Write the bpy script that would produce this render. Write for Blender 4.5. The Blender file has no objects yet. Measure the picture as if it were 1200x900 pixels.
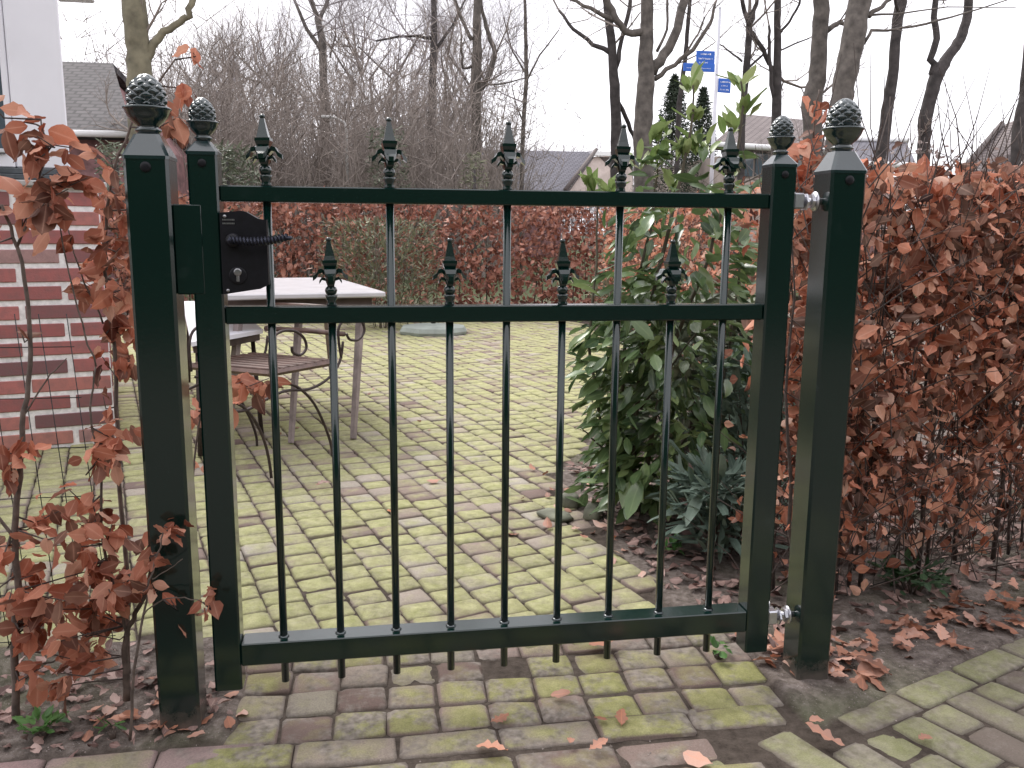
import bpy, math, random
import numpy as np
from mathutils import Vector, Matrix, noise as mnoise
rnd = random.Random(7)
rng = np.random.default_rng(7)
S = bpy.context.scene
COL = S.collection
# ------------------------------------------------------------------ camera
F, YAW, PIT, ROLL = 1026.85, 0.16291, 0.1728, 0.00846
CAM = np.array([0.40956, -1.82651, 1.04449])
fw = np.array([math.sin(YAW)*math.cos(PIT), math.cos(YAW)*math.cos(PIT), -math.sin(PIT)])
r0 = np.array([math.cos(YAW), -math.sin(YAW), 0.0]); u0 = np.cross(r0, fw)
RV = math.cos(ROLL)*r0 + math.sin(ROLL)*u0
UV_ = -math.sin(ROLL)*r0 + math.cos(ROLL)*u0
cd = bpy.data.cameras.new("camera"); cam = bpy.data.objects.new("camera", cd); COL.objects.link(cam)
m = Matrix.Identity(4)
for i in range(3):
    m[i][0], m[i][1], m[i][2], m[i][3] = RV[i], UV_[i], -fw[i], CAM[i]
cam.matrix_world = m
cd.sensor_width = 36; cd.lens = F/1200*36; cd.clip_start = 0.05; cd.clip_end = 900
S.camera = cam
# ------------------------------------------------------------------ light: overcast winter daylight
SUN_EL, SUN_AZ = math.radians(48), math.radians(-25)
W = bpy.data.worlds.new("World"); S.world = W; W.use_nodes = True
nt = W.node_tree; nt.nodes.clear()
o = nt.nodes.new("ShaderNodeOutputWorld"); bg = nt.nodes.new("ShaderNodeBackground")
sk = nt.nodes.new("ShaderNodeTexSky"); sk.sky_type = 'NISHITA'; sk.sun_disc = False
sk.sun_elevation = SUN_EL; sk.sun_rotation = SUN_AZ; sk.air_density = 1.0; sk.dust_density = 4.0
mix = nt.nodes.new("ShaderNodeMix"); mix.data_type = 'RGBA'; mix.inputs[0].default_value = 0.9
cl = nt.nodes.new("ShaderNodeTexNoise"); cl.inputs['Scale'].default_value = 2.2; cl.inputs['Detail'].default_value = 4
tc = nt.nodes.new("ShaderNodeTexCoord"); nt.links.new(tc.outputs['Generated'], cl.inputs['Vector'])
cr = nt.nodes.new("ShaderNodeValToRGB")
cr.color_ramp.elements[0].position = .25; cr.color_ramp.elements[0].color = (9.4, 9.3, 10.0, 1)
cr.color_ramp.elements[1].position = .75; cr.color_ramp.elements[1].color = (12.2, 11.9, 12.3, 1)
nt.links.new(cl.outputs['Fac'], cr.inputs['Fac'])
nt.links.new(sk.outputs[0], mix.inputs[6]); nt.links.new(cr.outputs[0], mix.inputs[7])
nt.links.new(mix.outputs[2], bg.inputs[0]); bg.inputs[1].default_value = 0.085
nt.links.new(bg.outputs[0], o.inputs[0])
sd = bpy.data.lights.new("sun", 'SUN'); sd.energy = 1.5; sd.angle = math.radians(25); sd.color = (1, .97, .93)
so = bpy.data.objects.new("sun", sd); COL.objects.link(so)
so.rotation_euler = (math.radians(90)-SUN_EL, 0, math.radians(180)-SUN_AZ)
S.view_settings.view_transform = 'Standard'; S.view_settings.look = 'None'
S.view_settings.exposure = 1.0; S.view_settings.gamma = 1.0

# ------------------------------------------------------------------ helpers
def ray(px, py):
    return fw + RV*(px-600)/F - UV_*(py-450)/F
def at(px, py, Y):
    v = ray(px, py); t = (Y-CAM[1])/v[1]; return CAM+t*v
def atz(px, py, z):
    v = ray(px, py); t = (z-CAM[2])/v[2]; return CAM+t*v
def atpl(px, py, A, B):
    n = np.array([-(B[1]-A[1]), B[0]-A[0], 0.0]); v = ray(px, py)
    t = ((A[0]-CAM[0])*n[0]+(A[1]-CAM[1])*n[1])/(v@n); return CAM+t*v
def pxm(Y):   # metres per photo pixel at depth Y
    return (Y-CAM[1])/F

def tag(ob, label=None, cat=None, group=None, kind=None):
    if label: ob['label'] = label
    if cat: ob['category'] = cat
    if group: ob['group'] = group
    if kind: ob['kind'] = kind
    return ob
def empty(name, loc=(0, 0, 0), rz=0, **k):
    e = bpy.data.objects.new(name, None); e.empty_display_size = .1
    e.location = loc; e.rotation_euler = (0, 0, rz); COL.objects.link(e); return tag(e, **k)
def addobj(name, mesh, parent=None, loc=None, rot=None, sc=None, **k):
    ob = bpy.data.objects.new(name, mesh); COL.objects.link(ob)
    if parent: ob.parent = parent
    if loc is not None: ob.location = [float(c) for c in loc]
    if rot is not None: ob.rotation_euler = rot
    if sc is not None: ob.scale = sc if hasattr(sc, '__len__') else (sc, sc, sc)
    return tag(ob, **k)

class MB:
    def __init__(s): s.v = []; s.f = []; s.sm = []
    def add(s, vs, fs, smooth=False):
        b = len(s.v); s.v += [tuple(float(c) for c in v) for v in vs]
        s.f += [tuple(i+b for i in f) for f in fs]; s.sm += [smooth]*len(fs)
    def box(s, a, b, bev=0.0, M=None):
        x0, y0, z0 = a; x1, y1, z1 = b
        if bev <= 0:
            vs = [(x0,y0,z0),(x1,y0,z0),(x1,y1,z0),(x0,y1,z0),(x0,y0,z1),(x1,y0,z1),(x1,y1,z1),(x0,y1,z1)]
            fs = [(3,2,1,0),(4,5,6,7),(0,1,5,4),(1,2,6,5),(2,3,7,6),(3,0,4,7)]
        else:
            c = bev; vs = []
            idx = {}
            for sx in (0, 1):
                for sy in (0, 1):
                    for sz in (0, 1):
                        for ax in range(3):
                            p = [(x0, x1)[sx], (y0, y1)[sy], (z0, z1)[sz]]
                            for k, sg in enumerate((sx, sy, sz)):
                                if k != ax: p[k] += c*(1 if sg == 0 else -1)
                            idx[(sx, sy, sz, ax)] = len(vs); vs.append(p)
            fs = []
            for ax in range(3):
                o1, o2 = [k for k in range(3) if k != ax]
                for sg in (0, 1):
                    q = []
                    for a_, b_ in ((0,0),(1,0),(1,1),(0,1)):
                        c3 = [0,0,0]; c3[ax] = sg; c3[o1] = a_; c3[o2] = b_
                        q.append(idx[(*c3, ax)])
                    flip = (ax == 1)
                    fs.append(tuple(q) if (sg == 1) != flip else tuple(reversed(q)))
                for s1 in (0, 1):          # edge chamfers along axis ax
                    for s2 in (0, 1):
                        def k_(e, fa):
                            c3 = [0,0,0]; c3[ax] = e; c3[o1] = s1; c3[o2] = s2; return idx[(*c3, fa)]
                        fs.append((k_(0,o1), k_(1,o1), k_(1,o2), k_(0,o2)))
            for sx in (0,1):
                for sy in (0,1):
                    for sz in (0,1):
                        fs.append(tuple(idx[(sx,sy,sz,ax)] for ax in range(3)))
        if M is not None: vs = [tuple(M @ Vector(v)) for v in vs]
        s.add(vs, fs)
    def tube(s, pts, rad, n=8, cap=True, smooth=True):
        pts = [np.array(p, float) for p in pts]; L = len(pts)
        if not hasattr(rad, '__len__'): rad = [rad]*L
        t0 = pts[1]-pts[0]; t0 = t0/(np.linalg.norm(t0)+1e-9)
        up = np.array([0, 0, 1.0]) if abs(t0[2]) < .9 else np.array([1.0, 0, 0])
        a = np.cross(t0, up); a /= np.linalg.norm(a)
        vs = []; fs = []
        for i in range(L):
            t = pts[min(i+1, L-1)]-pts[max(i-1, 0)]; t = t/(np.linalg.norm(t)+1e-9)
            a = a-t*(a@t); a /= (np.linalg.norm(a)+1e-9); b = np.cross(t, a)
            for k in range(n):
                w = 2*math.pi*k/n; vs.append(pts[i]+rad[i]*(math.cos(w)*a+math.sin(w)*b))
        for i in range(L-1):
            for k in range(n):
                k2 = (k+1) % n; fs.append((i*n+k, i*n+k2, (i+1)*n+k2, (i+1)*n+k))
        if cap: fs.append(tuple(reversed(range(n)))); fs.append(tuple((L-1)*n+k for k in range(n)))
        s.add(vs, fs, smooth)
    def lathe(s, prof, n=24, c=(0, 0, 0), smooth=True):
        vs = []; fs = []
        for r, z in prof:
            for k in range(n):
                w = 2*math.pi*k/n; vs.append((c[0]+r*math.cos(w), c[1]+r*math.sin(w), c[2]+z))
        for i in range(len(prof)-1):
            for k in range(n):
                k2 = (k+1) % n; fs.append((i*n+k, i*n+k2, (i+1)*n+k2, (i+1)*n+k))
        fs.append(tuple(reversed(range(n)))); fs.append(tuple((len(prof)-1)*n+k for k in range(n)))
        s.add(vs, fs, smooth)
    def prism(s, poly, z0, z1):
        n = len(poly)
        ar = sum(poly[i][0]*poly[(i+1) % n][1]-poly[(i+1) % n][0]*poly[i][1] for i in range(n))
        if ar < 0: poly = list(reversed(poly))
        vs = [(p[0], p[1], z0) for p in poly]+[(p[0], p[1], z1) for p in poly]
        fs = [tuple(reversed(range(n))), tuple(range(n, 2*n))]
        for i in range(n): j = (i+1) % n; fs.append((i, j, n+j, n+i))
        s.add(vs, fs)
    def mesh(s, name, mat):
        me = bpy.data.meshes.new(name); me.from_pydata(s.v, [], s.f)
        me.polygons.foreach_set('use_smooth', s.sm)
        if mat: me.materials.append(mat)
        me.update(); return me
    def build(s, name, mat, parent=None, **k):
        return addobj(name, s.mesh(name, mat), parent, **k)

def npmesh(name, V, Fq, mat, attrs=None, smooth=False):
    """fast mesh from numpy: V (n,3), Fq (m,k) same-size faces; attrs = {name: per-vertex float}"""
    me = bpy.data.meshes.new(name)
    n, mF, k = len(V), len(Fq), Fq.shape[1]
    me.vertices.add(n); me.vertices.foreach_set('co', np.ascontiguousarray(V, dtype=np.float32).ravel())
    me.loops.add(mF*k); me.loops.foreach_set('vertex_index', np.ascontiguousarray(Fq, dtype=np.int32).ravel())
    me.polygons.add(mF); me.polygons.foreach_set('loop_start', np.arange(0, mF*k, k, dtype=np.int32))
    me.polygons.foreach_set('use_smooth', np.full(mF, smooth))
    me.update(calc_edges=True)
    for a, val in (attrs or {}).items():
        at_ = me.attributes.new(a, 'FLOAT', 'POINT'); at_.data.foreach_set('value', np.ascontiguousarray(val, dtype=np.float32))
    if mat: me.materials.append(mat)
    return me

# ------------------------------------------------------------------ materials
def NEW(name):
    M_ = bpy.data.materials.new(name); M_.use_nodes = True; t = M_.node_tree
    return M_, t, t.nodes['Principled BSDF']
def nz(t, scale, detail=3, coord='Object', rough=.55, vec=None):
    n_ = t.nodes.new('ShaderNodeTexNoise'); n_.inputs['Scale'].default_value = scale
    n_.inputs['Detail'].default_value = detail; n_.inputs['Roughness'].default_value = rough
    if vec is None:
        if coord == 'World':
            g = t.nodes.new('ShaderNodeNewGeometry'); vec = g.outputs['Position']
        else:
            g = t.nodes.new('ShaderNodeTexCoord'); vec = g.outputs[coord]
    t.links.new(vec, n_.inputs['Vector']); return n_.outputs['Fac']
def ramp(t, fac, stops, interp='LINEAR'):
    r = t.nodes.new('ShaderNodeValToRGB'); r.color_ramp.interpolation = interp
    els = r.color_ramp.elements
    while len(els) < len(stops): els.new(.5)
    for e, (p, c) in zip(els, stops):
        e.position = p; e.color = (*c, 1) if hasattr(c, '__len__') else (c, c, c, 1)
    t.links.new(fac, r.inputs['Fac']); return r.outputs['Color']
def mixc(t, fac, a, b, mode='MIX'):
    x = t.nodes.new('ShaderNodeMix'); x.data_type = 'RGBA'; x.blend_type = mode
    for s_, v in ((0, fac), (6, a), (7, b)):
        if isinstance(v, (int, float)): x.inputs[s_].default_value = v
        elif isinstance(v, tuple): x.inputs[s_].default_value = (*v, 1)
        else: t.links.new(v, x.inputs[s_])
    return x.outputs[2]
def math_(t, op, a, b=None):
    x = t.nodes.new('ShaderNodeMath'); x.operation = op
    for s_, v in ((0, a), (1, b)):
        if v is None: continue
        if isinstance(v, (int, float)): x.inputs[s_].default_value = v
        else: t.links.new(v, x.inputs[s_])
    return x.outputs[0]
def bump(t, p, h, strength=.3, dist=.01):
    b = t.nodes.new('ShaderNodeBump'); b.inputs['Strength'].default_value = strength; b.inputs['Distance'].default_value = dist
    t.links.new(h, b.inputs['Height']); t.links.new(b.outputs[0], p.inputs['Normal'])
def objrnd(t, attr='rnd'):
    oi = t.nodes.new('ShaderNodeObjectInfo'); a = t.nodes.new('ShaderNodeAttribute'); a.attribute_name = attr
    return math_(t, 'FRACT', math_(t, 'ADD', oi.outputs['Random'], a.outputs['Fac']))

def simple(name, col, rough=.6, metal=0, var=.15, scale=20, bmp=.15, coord='Object'):
    M_, t, p = NEW(name)
    n_ = nz(t, scale, 5, coord)
    d = tuple(c*(1-var*1.6) for c in col); l = tuple(min(1, c*(1+var*1.6)) for c in col)
    t.links.new(ramp(t, n_, [(.3, d), (.7, l)]), p.inputs['Base Color'])
    p.inputs['Roughness'].default_value = rough; p.inputs['Metallic'].default_value = metal
    if bmp: bump(t, p, n_, bmp, .004)
    return M_
def leafmat(name, stops, rough=.5, trans=.25, spec=.4):
    M_, t, p = NEW(name)
    r = objrnd(t)
    c = ramp(t, r, stops)
    n_ = nz(t, 60, 3)
    c = mixc(t, math_(t, 'MULTIPLY', n_, .55), c, (stops[0][1][0]*.5, stops[0][1][1]*.5, stops[0][1][2]*.5))
    md = t.nodes.new('ShaderNodeAttribute'); md.attribute_name = 'mid'
    bt = nz(t, 9, 3, 'World')
    c = mixc(t, ramp(t, bt, [(.35, 0.0), (.7, .28)]), c, tuple(min(1, q*1.25+.03) for q in stops[-1][1]))
    c = mixc(t, math_(t, 'MULTIPLY', math_(t, 'POWER', md.outputs['Fac'], 14), .32), c, tuple(min(1, q*1.1+.04) for q in stops[-1][1]))
    t.links.new(c, p.inputs['Base Color']); p.inputs['Roughness'].default_value = rough
    p.inputs['Specular IOR Level'].default_value = spec
    tr = t.nodes.new('ShaderNodeBsdfTranslucent'); t.links.new(c, tr.inputs['Color'])
    ms = t.nodes.new('ShaderNodeMixShader'); ms.inputs[0].default_value = trans
    out = t.nodes['Material Output']
    t.links.new(p.outputs[0], ms.inputs[1]); t.links.new(tr.outputs[0], ms.inputs[2]); t.links.new(ms.outputs[0], out.inputs['Surface'])
    return M_

def paint():
    M_, t, p = NEW('green_paint')
    big = nz(t, 9, 6, 'World', .7); fine = nz(t, 420, 2, 'World')
    dust = ramp(t, big, [(.62, 0.0), (.86, .22)])
    spk = ramp(t, fine, [(.74, 0.0), (.80, .5)])
    k = math_(t, 'ADD', dust, spk)
    c = mixc(t, k, (.0012, .0145, .0118), (.09, .12, .12))
    sp_ = t.nodes.new('ShaderNodeSeparateXYZ'); g_ = t.nodes.new('ShaderNodeNewGeometry'); t.links.new(g_.outputs['Position'], sp_.inputs[0])
    mud = math_(t, 'SUBTRACT', math_(t, 'ADD', .10, math_(t, 'MULTIPLY', nz(t, 45, 5, 'World', .75), .16)), math_(t, 'MULTIPLY', sp_.outputs['Z'], 1.6))
    mud = ramp(t, mud, [(.10, 0.0), (.17, .75)])
    c = mixc(t, mud, c, (.12, .095, .08)); k = math_(t, 'ADD', k, mud)
    scr = ramp(t, nz(t, 6, 9, 'World', .85), [(.645, 0.0), (.69, .5)])
    c = mixc(t, scr, c, (.05, .07, .068))
    t.links.new(c, p.inputs['Base Color'])
    t.links.new(math_(t, 'ADD', math_(t, 'MULTIPLY', k, .5), .17), p.inputs['Roughness'])
    p.inputs['Specular IOR Level'].default_value = .62
    p.inputs['Coat Weight'].default_value = .30; p.inputs['Coat Roughness'].default_value = .10
    bump(t, p, nz(t, 160, 3, 'World'), .05, .002)
    return M_
GREEN = paint()
def skylit_paint():   # caps and finials: lighter teal base colour stands in for sky reflection
    M_ = GREEN.copy(); M_.name = 'green_paint_skylit'
    M_.node_tree.nodes['Principled BSDF'].inputs['Specular IOR Level'].default_value = 1.0
    for n_ in M_.node_tree.nodes:
        if n_.type == 'MIX' and n_.inputs[6].default_value[1] < .02: n_.inputs[6].default_value = (.006, .022, .024, 1)
    return M_
SKYLIT = skylit_paint()
ZINC = simple('zinc', (.62, .62, .66), .35, .9, .08, 60, .1)
BLACKM = simple('black_metal', (.007, .007, .010), .45, 0, .2, 80, .1)
BLACKM.node_tree.nodes['Principled BSDF'].inputs['Specular IOR Level'].default_value = .3
STEELK = simple('worn_steel', (.35, .35, .36), .35, .9, .1, 80, .1)
TWIST = simple('twisted_iron', (.035, .038, .055), .3, .6, .2, 80, .1)
IRON = simple('wrought_iron', (.045, .03, .028), .55, .3, .3, 60, .3)
WIRE = simple('fence_wire', (.018, .02, .02), .5, .3, .2, 60, .1)
TWIGM = simple('twig_bark', (.075, .055, .048), .8, 0, .3, 60, .4)
STEMM = simple('stem_bark', (.12, .09, .075), .8, 0, .3, 40, .5)
BARK_G = simple('bark_olive', (.15, .135, .09), .85, 0, .28, 5, .8)
BARK_D = simple('bark_dark', (.060, .052, .050), .9, 0, .3, 7, .8)
BARK_M = simple('bark_grey', (.115, .10, .088), .9, 0, .3, 6, .8)
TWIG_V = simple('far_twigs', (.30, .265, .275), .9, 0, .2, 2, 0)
TWIG_B = simple('far_twigs_brown', (.265, .225, .20), .9, 0, .2, 2, 0)
BROWNS = [(0, (.06, .016, .011)), (.18, (.18, .044, .025)), (.4, (.43, .11, .058)), (.66, (.70, .235, .135)), (.88, (.80, .37, .25)), (1, (.78, .47, .34))]
DUSTY = [(0, (.03, .010, .008)), (.26, (.13, .032, .019)), (.48, (.42, .118, .062)), (.72, (.76, .27, .155)), (.9, (.84, .42, .27)), (1, (.82, .54, .42))]
BEECH = leafmat('beech_leaf', BROWNS, .55, .36, .15)
BEECH3 = leafmat('hedge_beech_leaf', DUSTY, .6, .22, .12)
BEECH2 = leafmat('beech_leaf_far', [(0, (.07, .025, .020)), (.3, (.22, .074, .052)), (.65, (.46, .17, .115)), (1, (.64, .34, .25))], .55, .15)
LITTER = leafmat('fallen_leaf', [(0, (.14, .07, .05)), (.35, (.36, .18, .125)), (.7, (.55, .33, .26)), (.88, (.68, .52, .45)), (1, (.70, .24, .10))], .6, .1)
LITTERD = leafmat('rotting_leaf', [(0, (.06, .03, .025)), (.35, (.17, .09, .075)), (.7, (.36, .22, .185)), (1, (.56, .40, .35))], .7, .05)
LAUREL = leafmat('laurel_leaf', [(0, (.03, .065, .03)), (.3, (.07, .135, .05)), (.65, (.14, .22, .085)), (1, (.28, .37, .14))], .28, .25, .6)
LAURELN = leafmat('young_laurel_leaf', [(0, (.14, .24, .06)), (.5, (.26, .36, .12)), (1, (.40, .46, .22))], .35, .3, .5)
SAGE = leafmat('sage_leaf', [(0, (.09, .14, .11)), (.5, (.18, .25, .20)), (1, (.30, .38, .31))], .75, .15, .2)
LAVEN = leafmat('grey_bush_leaf', [(0, (.08, .09, .06)), (.5, (.18, .19, .13)), (1, (.33, .33, .22))], .8, .1, .2)
WEED = leafmat('weed_leaf', [(0, (.05, .14, .03)), (.5, (.10, .25, .06)), (1, (.2, .36, .12))], .4, .3)
WEED2 = leafmat('dark_weed_leaf', [(0, (.02, .05, .02)), (.5, (.04, .09, .035)), (1, (.08, .14, .06))], .5, .2)
IVY = leafmat('evergreen_leaf', [(0, (.04, .055, .035)), (.5, (.11, .13, .085)), (1, (.24, .27, .18))], .5, .1)
CONIF = leafmat('conifer_leaf', [(0, (.025, .038, .026)), (1, (.075, .10, .065))], .8, .05, .2)

def pavermat(name, base, moss, dirt, amt, dcov=0):
    M_, t, p = NEW(name)
    r = objrnd(t)
    e = t.nodes.new('ShaderNodeAttribute'); e.attribute_name = 'edge'
    b = ramp(t, r, [(0, base[0]), (.35, base[1]), (.7, base[2]), (1, base[3])])
    patch = nz(t, 1.1, 3, 'World')
    med = nz(t, 14, 4, 'World')
    rr = math_(t, 'FRACT', math_(t, 'MULTIPLY', r, 7.31))
    k = math_(t, 'ADD', math_(t, 'ADD', math_(t, 'MULTIPLY', patch, 1.9), math_(t, 'MULTIPLY', med, 1.1)), math_(t, 'MULTIPLY', rr, 1.15))
    k = math_(t, 'ADD', k, -1.95+amt)
    k = math_(t, 'SUBTRACT', k, math_(t, 'MULTIPLY', e.outputs['Fac'], .75))
    mk = ramp(t, k, [(0.0, 0.0), (.45, .85), (1, 1.0)])
    mcol = ramp(t, nz(t, 30, 4, 'World'), [(.3, moss[0]), (.7, moss[1])])
    c = mixc(t, mk, b, mcol)
    g = nz(t, 260, 4, 'World', .7)
    c = mixc(t, ramp(t, g, [(.35, .35), (.6, 0.0)]), c, dirt)
    c = mixc(t, ramp(t, g, [(.66, 0.0), (.74, .45)]), c, (.62, .58, .52))
    c = mixc(t, math_(t, 'MULTIPLY', e.outputs['Fac'], .40), c, dirt)
    if dcov: c = mixc(t, ramp(t, nz(t, 8, 6, 'World', .72), [(.47, 0.0), (.60, dcov)]), c, ramp(t, nz(t, 60, 4, 'World'), [(.3, (.13, .112, .095)), (.7, (.32, .28, .245))]))
    t.links.new(c, p.inputs['Base Color']); p.inputs['Roughness'].default_value = .85
    p.inputs['Specular IOR Level'].default_value = .1
    bump(t, p, math_(t, 'ADD', g, math_(t, 'MULTIPLY', med, 1.5)), .55, .004)
    return M_
PAVE = pavermat('mossy_paver', [(.22, .16, .14), (.32, .25, .21), (.42, .36, .30), (.48, .44, .37)],
                [(.33, .34, .145), (.53, .52, .28)], (.10, .08, .068), .66, .35)
THRE = pavermat('threshold_stone', [(.17, .12, .105), (.25, .185, .16), (.33, .25, .22), (.31, .28, .22)],
                [(.25, .255, .09), (.40, .39, .18)], (.085, .07, .055), .42, .95)
PINKS = pavermat('pinkish_kerb', [(.30, .20, .19), (.36, .25, .24), (.40, .29, .275), (.34, .25, .23)],
                [(.25, .24, .13), (.33, .31, .19)], (.09, .075, .065), -.25, .7)
SIDE = pavermat('sidewalk_paver', [(.15, .12, .105), (.20, .165, .14), (.25, .22, .175), (.28, .255, .20)],
                [(.24, .245, .12), (.34, .335, .20)], (.085, .075, .058), .45, .6)

def soilmat():
    M_, t, p = NEW('soil')
    a = nz(t, 35, 6, 'World', .7); b = nz(t, 2.2, 3, 'World'); g = nz(t, 240, 3, 'World', .6)
    c = ramp(t, a, [(.28, (.055, .044, .038)), (.5, (.16, .132, .115)), (.75, (.31, .265, .24))])
    c = mixc(t, ramp(t, b, [(.52, 0.0), (.7, .55)]), c, (.10, .12, .055))
    c = mixc(t, ramp(t, g, [(.64, 0.0), (.70, .8)]), c, (.40, .36, .34))
    jt = t.nodes.new('ShaderNodeAttribute'); jt.attribute_name = 'joint'
    c = mixc(t, jt.outputs['Fac'], c, ramp(t, a, [(.3, (.045, .035, .028)), (.7, (.12, .097, .08))]))
    sepn = t.nodes.new('ShaderNodeSeparateXYZ'); gg = t.nodes.new('ShaderNodeNewGeometry'); t.links.new(gg.outputs['Position'], sepn.inputs[0])
    far = ramp(t, math_(t, 'DIVIDE', sepn.outputs['Y'], 20.0), [(.5, 0.0), (.6, 1.0)])
    c = mixc(t, far, c, (.07, .085, .04))
    t.links.new(c, p.inputs['Base Color']); p.inputs['Roughness'].default_value = .95
    p.inputs['Specular IOR Level'].default_value = .15
    bump(t, p, math_(t, 'ADD', a, math_(t, 'MULTIPLY', g, .5)), .8, .012)
    return M_
SOIL = soilmat()

# ------------------------------------------------------------------ paved areas: where they lie
A15 = math.radians(15.5)
def bed_edge(y):   # right border of the patio (planting bed beyond it)
    return 1.27 - .05*min(max(y-.5, 0), 1) + .50*max(min(y, 5)-1.75, 0)
def in_patio(x, y):
    if y > 8.35 or x < -3.2: return False
    if x > bed_edge(y)-.04 : return False
    if y < .27: return False
    if x < .06 and y < .42: return False
    return True
KA = math.radians(22); KC = np.array([1.455, -.245])
kd = np.array([math.cos(KA), math.sin(KA)]); kn = np.array([-math.sin(KA), math.cos(KA)])
def kerb_s(x, y): return (np.array([x, y])-KC) @ kn
def in_thresh(x, y): return .10 < x < 1.33 and -.22 < y < .29
def paved(x, y):
    return in_patio(x, y) or in_thresh(x, y) or kerb_s(x, y) < .07 or y < -.20 or (x < .11 and y < -.092)

# ground sheet
def axis(a, b, st, far):
    core = list(np.arange(a, b+1e-6, st)); o_ = []
    s_ = st; v = b
    while v < far: s_ *= 1.35; v += s_; o_.append(v)
    l_ = []; s_ = st; v = a
    while v > -far: s_ *= 1.35; v -= s_; l_.append(v)
    return np.array(l_[::-1]+core+o_)
gx = axis(-1.3, 3.6, .025, 320); gy = axis(-.7, 2.4, .025, 320)
GX, GY = np.meshgrid(gx, gy)
GZ = np.zeros_like(GX); GJ = np.zeros_like(GX)
for i in range(GX.shape[0]):
    for j in range(GX.shape[1]):
        x, y = GX[i, j], GY[i, j]
        if -1.4 < x < 3.7 and -.8 < y < 2.6:
            if paved(x, y): GJ[i, j] = 1
            if paved(x, y): GZ[i, j] = -.0095 + .004*mnoise.noise((x*25, y*25, 0))
            else: GZ[i, j] = -.002 + .012*mnoise.noise((x*7, y*7, 0)) + .006*mnoise.noise((x*30, y*30, 3))
        else:
            GZ[i, j] = -.012; GJ[i, j] = 1 if (-4 < x < 4 and 2 < y < 9) else 0
nx, ny = len(gx), len(gy)
I = np.arange(nx*ny).reshape(ny, nx)
Fq = np.stack([I[:-1, :-1].ravel(), I[:-1, 1:].ravel(), I[1:, 1:].ravel(), I[1:, :-1].ravel()], 1)
addobj('ground', npmesh('ground', np.stack([GX.ravel(), GY.ravel(), GZ.ravel()], 1), Fq, SOIL, {'joint': GJ.ravel()}, smooth=True), kind='structure')
def gz(x, y):
    return -.007 if paved(x, y) else -.002+.012*mnoise.noise((x*7, y*7, 0))+.006*mnoise.noise((x*30, y*30, 3))

# paver: block with a worn rounded top, 3 rings
def paver_geo(lx, ly, h, sd, round_=.008, rough=.003):
    r_ = random.Random(sd); ring = []
    def loop(ins, z, jit, corner):
        a, b = lx/2-ins, ly/2-ins; c = corner
        pts = [(-a+c, -b), (a-c, -b), (a, -b+c), (a, b-c), (a-c, b), (-a+c, b), (-a, b-c), (-a, -b+c)]
        return [(x+r_.uniform(-jit, jit), y+r_.uniform(-jit, jit), z+r_.uniform(-jit, jit)*.4) for x, y in pts]
    R0 = loop(0, -h, 0, .006); R1 = loop(0, -round_*.55, rough, .007); R2 = loop(round_*.8, 0, rough, .008)
    V = R0+R1+R2
    V.append((0, 0, .0015)); e = [1]*8+[1]*8+[.25]*8+[0]
    Fs = []
    for k in range(2):
        for i in range(8):
            j = (i+1) % 8; Fs.append((k*8+i, k*8+j, (k+1)*8+j, (k+1)*8+i))
    for i in range(8): Fs.append((16+i, 16+(i+1) % 8, 24))
    return np.array(V), Fs, np.array(e, float)
def paver_mesh(name, mat, *a):
    V, Fs, e = paver_geo(*a); me = bpy.data.meshes.new(name); me.from_pydata(V.tolist(), [], Fs)
    at_ = me.attributes.new('edge', 'FLOAT', 'POINT'); at_.data.foreach_set('value', e.astype(np.float32))
    me.polygons.foreach_set('use_smooth', [True]*len(Fs)); me.materials.append(mat); me.update(); return me
def lay(name, items, dims, mat, parent, nvar=6, maxn=300, round_=.009, rough=.003, part='paver'):
    """items: (x, y, z, rot, tiltx, tilty); nearest ones are parts, the rest one joined part"""
    def dist(i): return math.hypot(i[0]-CAM[0], i[1]-CAM[1])
    items = sorted(items, key=dist)
    ms = [paver_mesh(part, mat, dims[0], dims[1], .05, 11+k, round_, rough) for k in range(nvar)]
    for i in items[:maxn]:
        addobj(part, rnd.choice(ms), parent, i[:3], (i[4], i[5], i[3]))
    rest = items[maxn:]
    if rest:
        geos = [paver_geo(dims[0], dims[1], .05, 31+k, round_, rough) for k in range(nvar)]
        VV = []; FF3 = []; FF4 = []; ee = []; rr = []; b = 0
        FS = []
        for i in rest:
            V, Fs, e = rnd.choice(geos); c, s_ = math.cos(i[3]), math.sin(i[3])
            X = V[:, 0]*c-V[:, 1]*s_+i[0]; Y = V[:, 0]*s_+V[:, 1]*c+i[1]; Z = V[:, 2]+i[2]+V[:, 0]*i[5]*-1+V[:, 1]*i[4]
            VV.append(np.stack([X, Y, Z], 1)); FS += [tuple(q+b for q in f) for f in Fs]; b += len(V)
            ee.append(e); rr.append(np.full(len(V), rnd.random()))
        me = bpy.data.meshes.new(part+'_field'); me.from_pydata(np.concatenate(VV).tolist(), [], FS)
        for a, val in (('edge', ee), ('rnd', rr)):
            at_ = me.attributes.new(a, 'FLOAT', 'POINT'); at_.data.foreach_set('value', np.concatenate(val).astype(np.float32))
        me.polygons.foreach_set('use_smooth', [True]*len(FS)); me.materials.append(mat); me.update()
        addobj('far_pavers', me, parent, kind='stuff')

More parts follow.
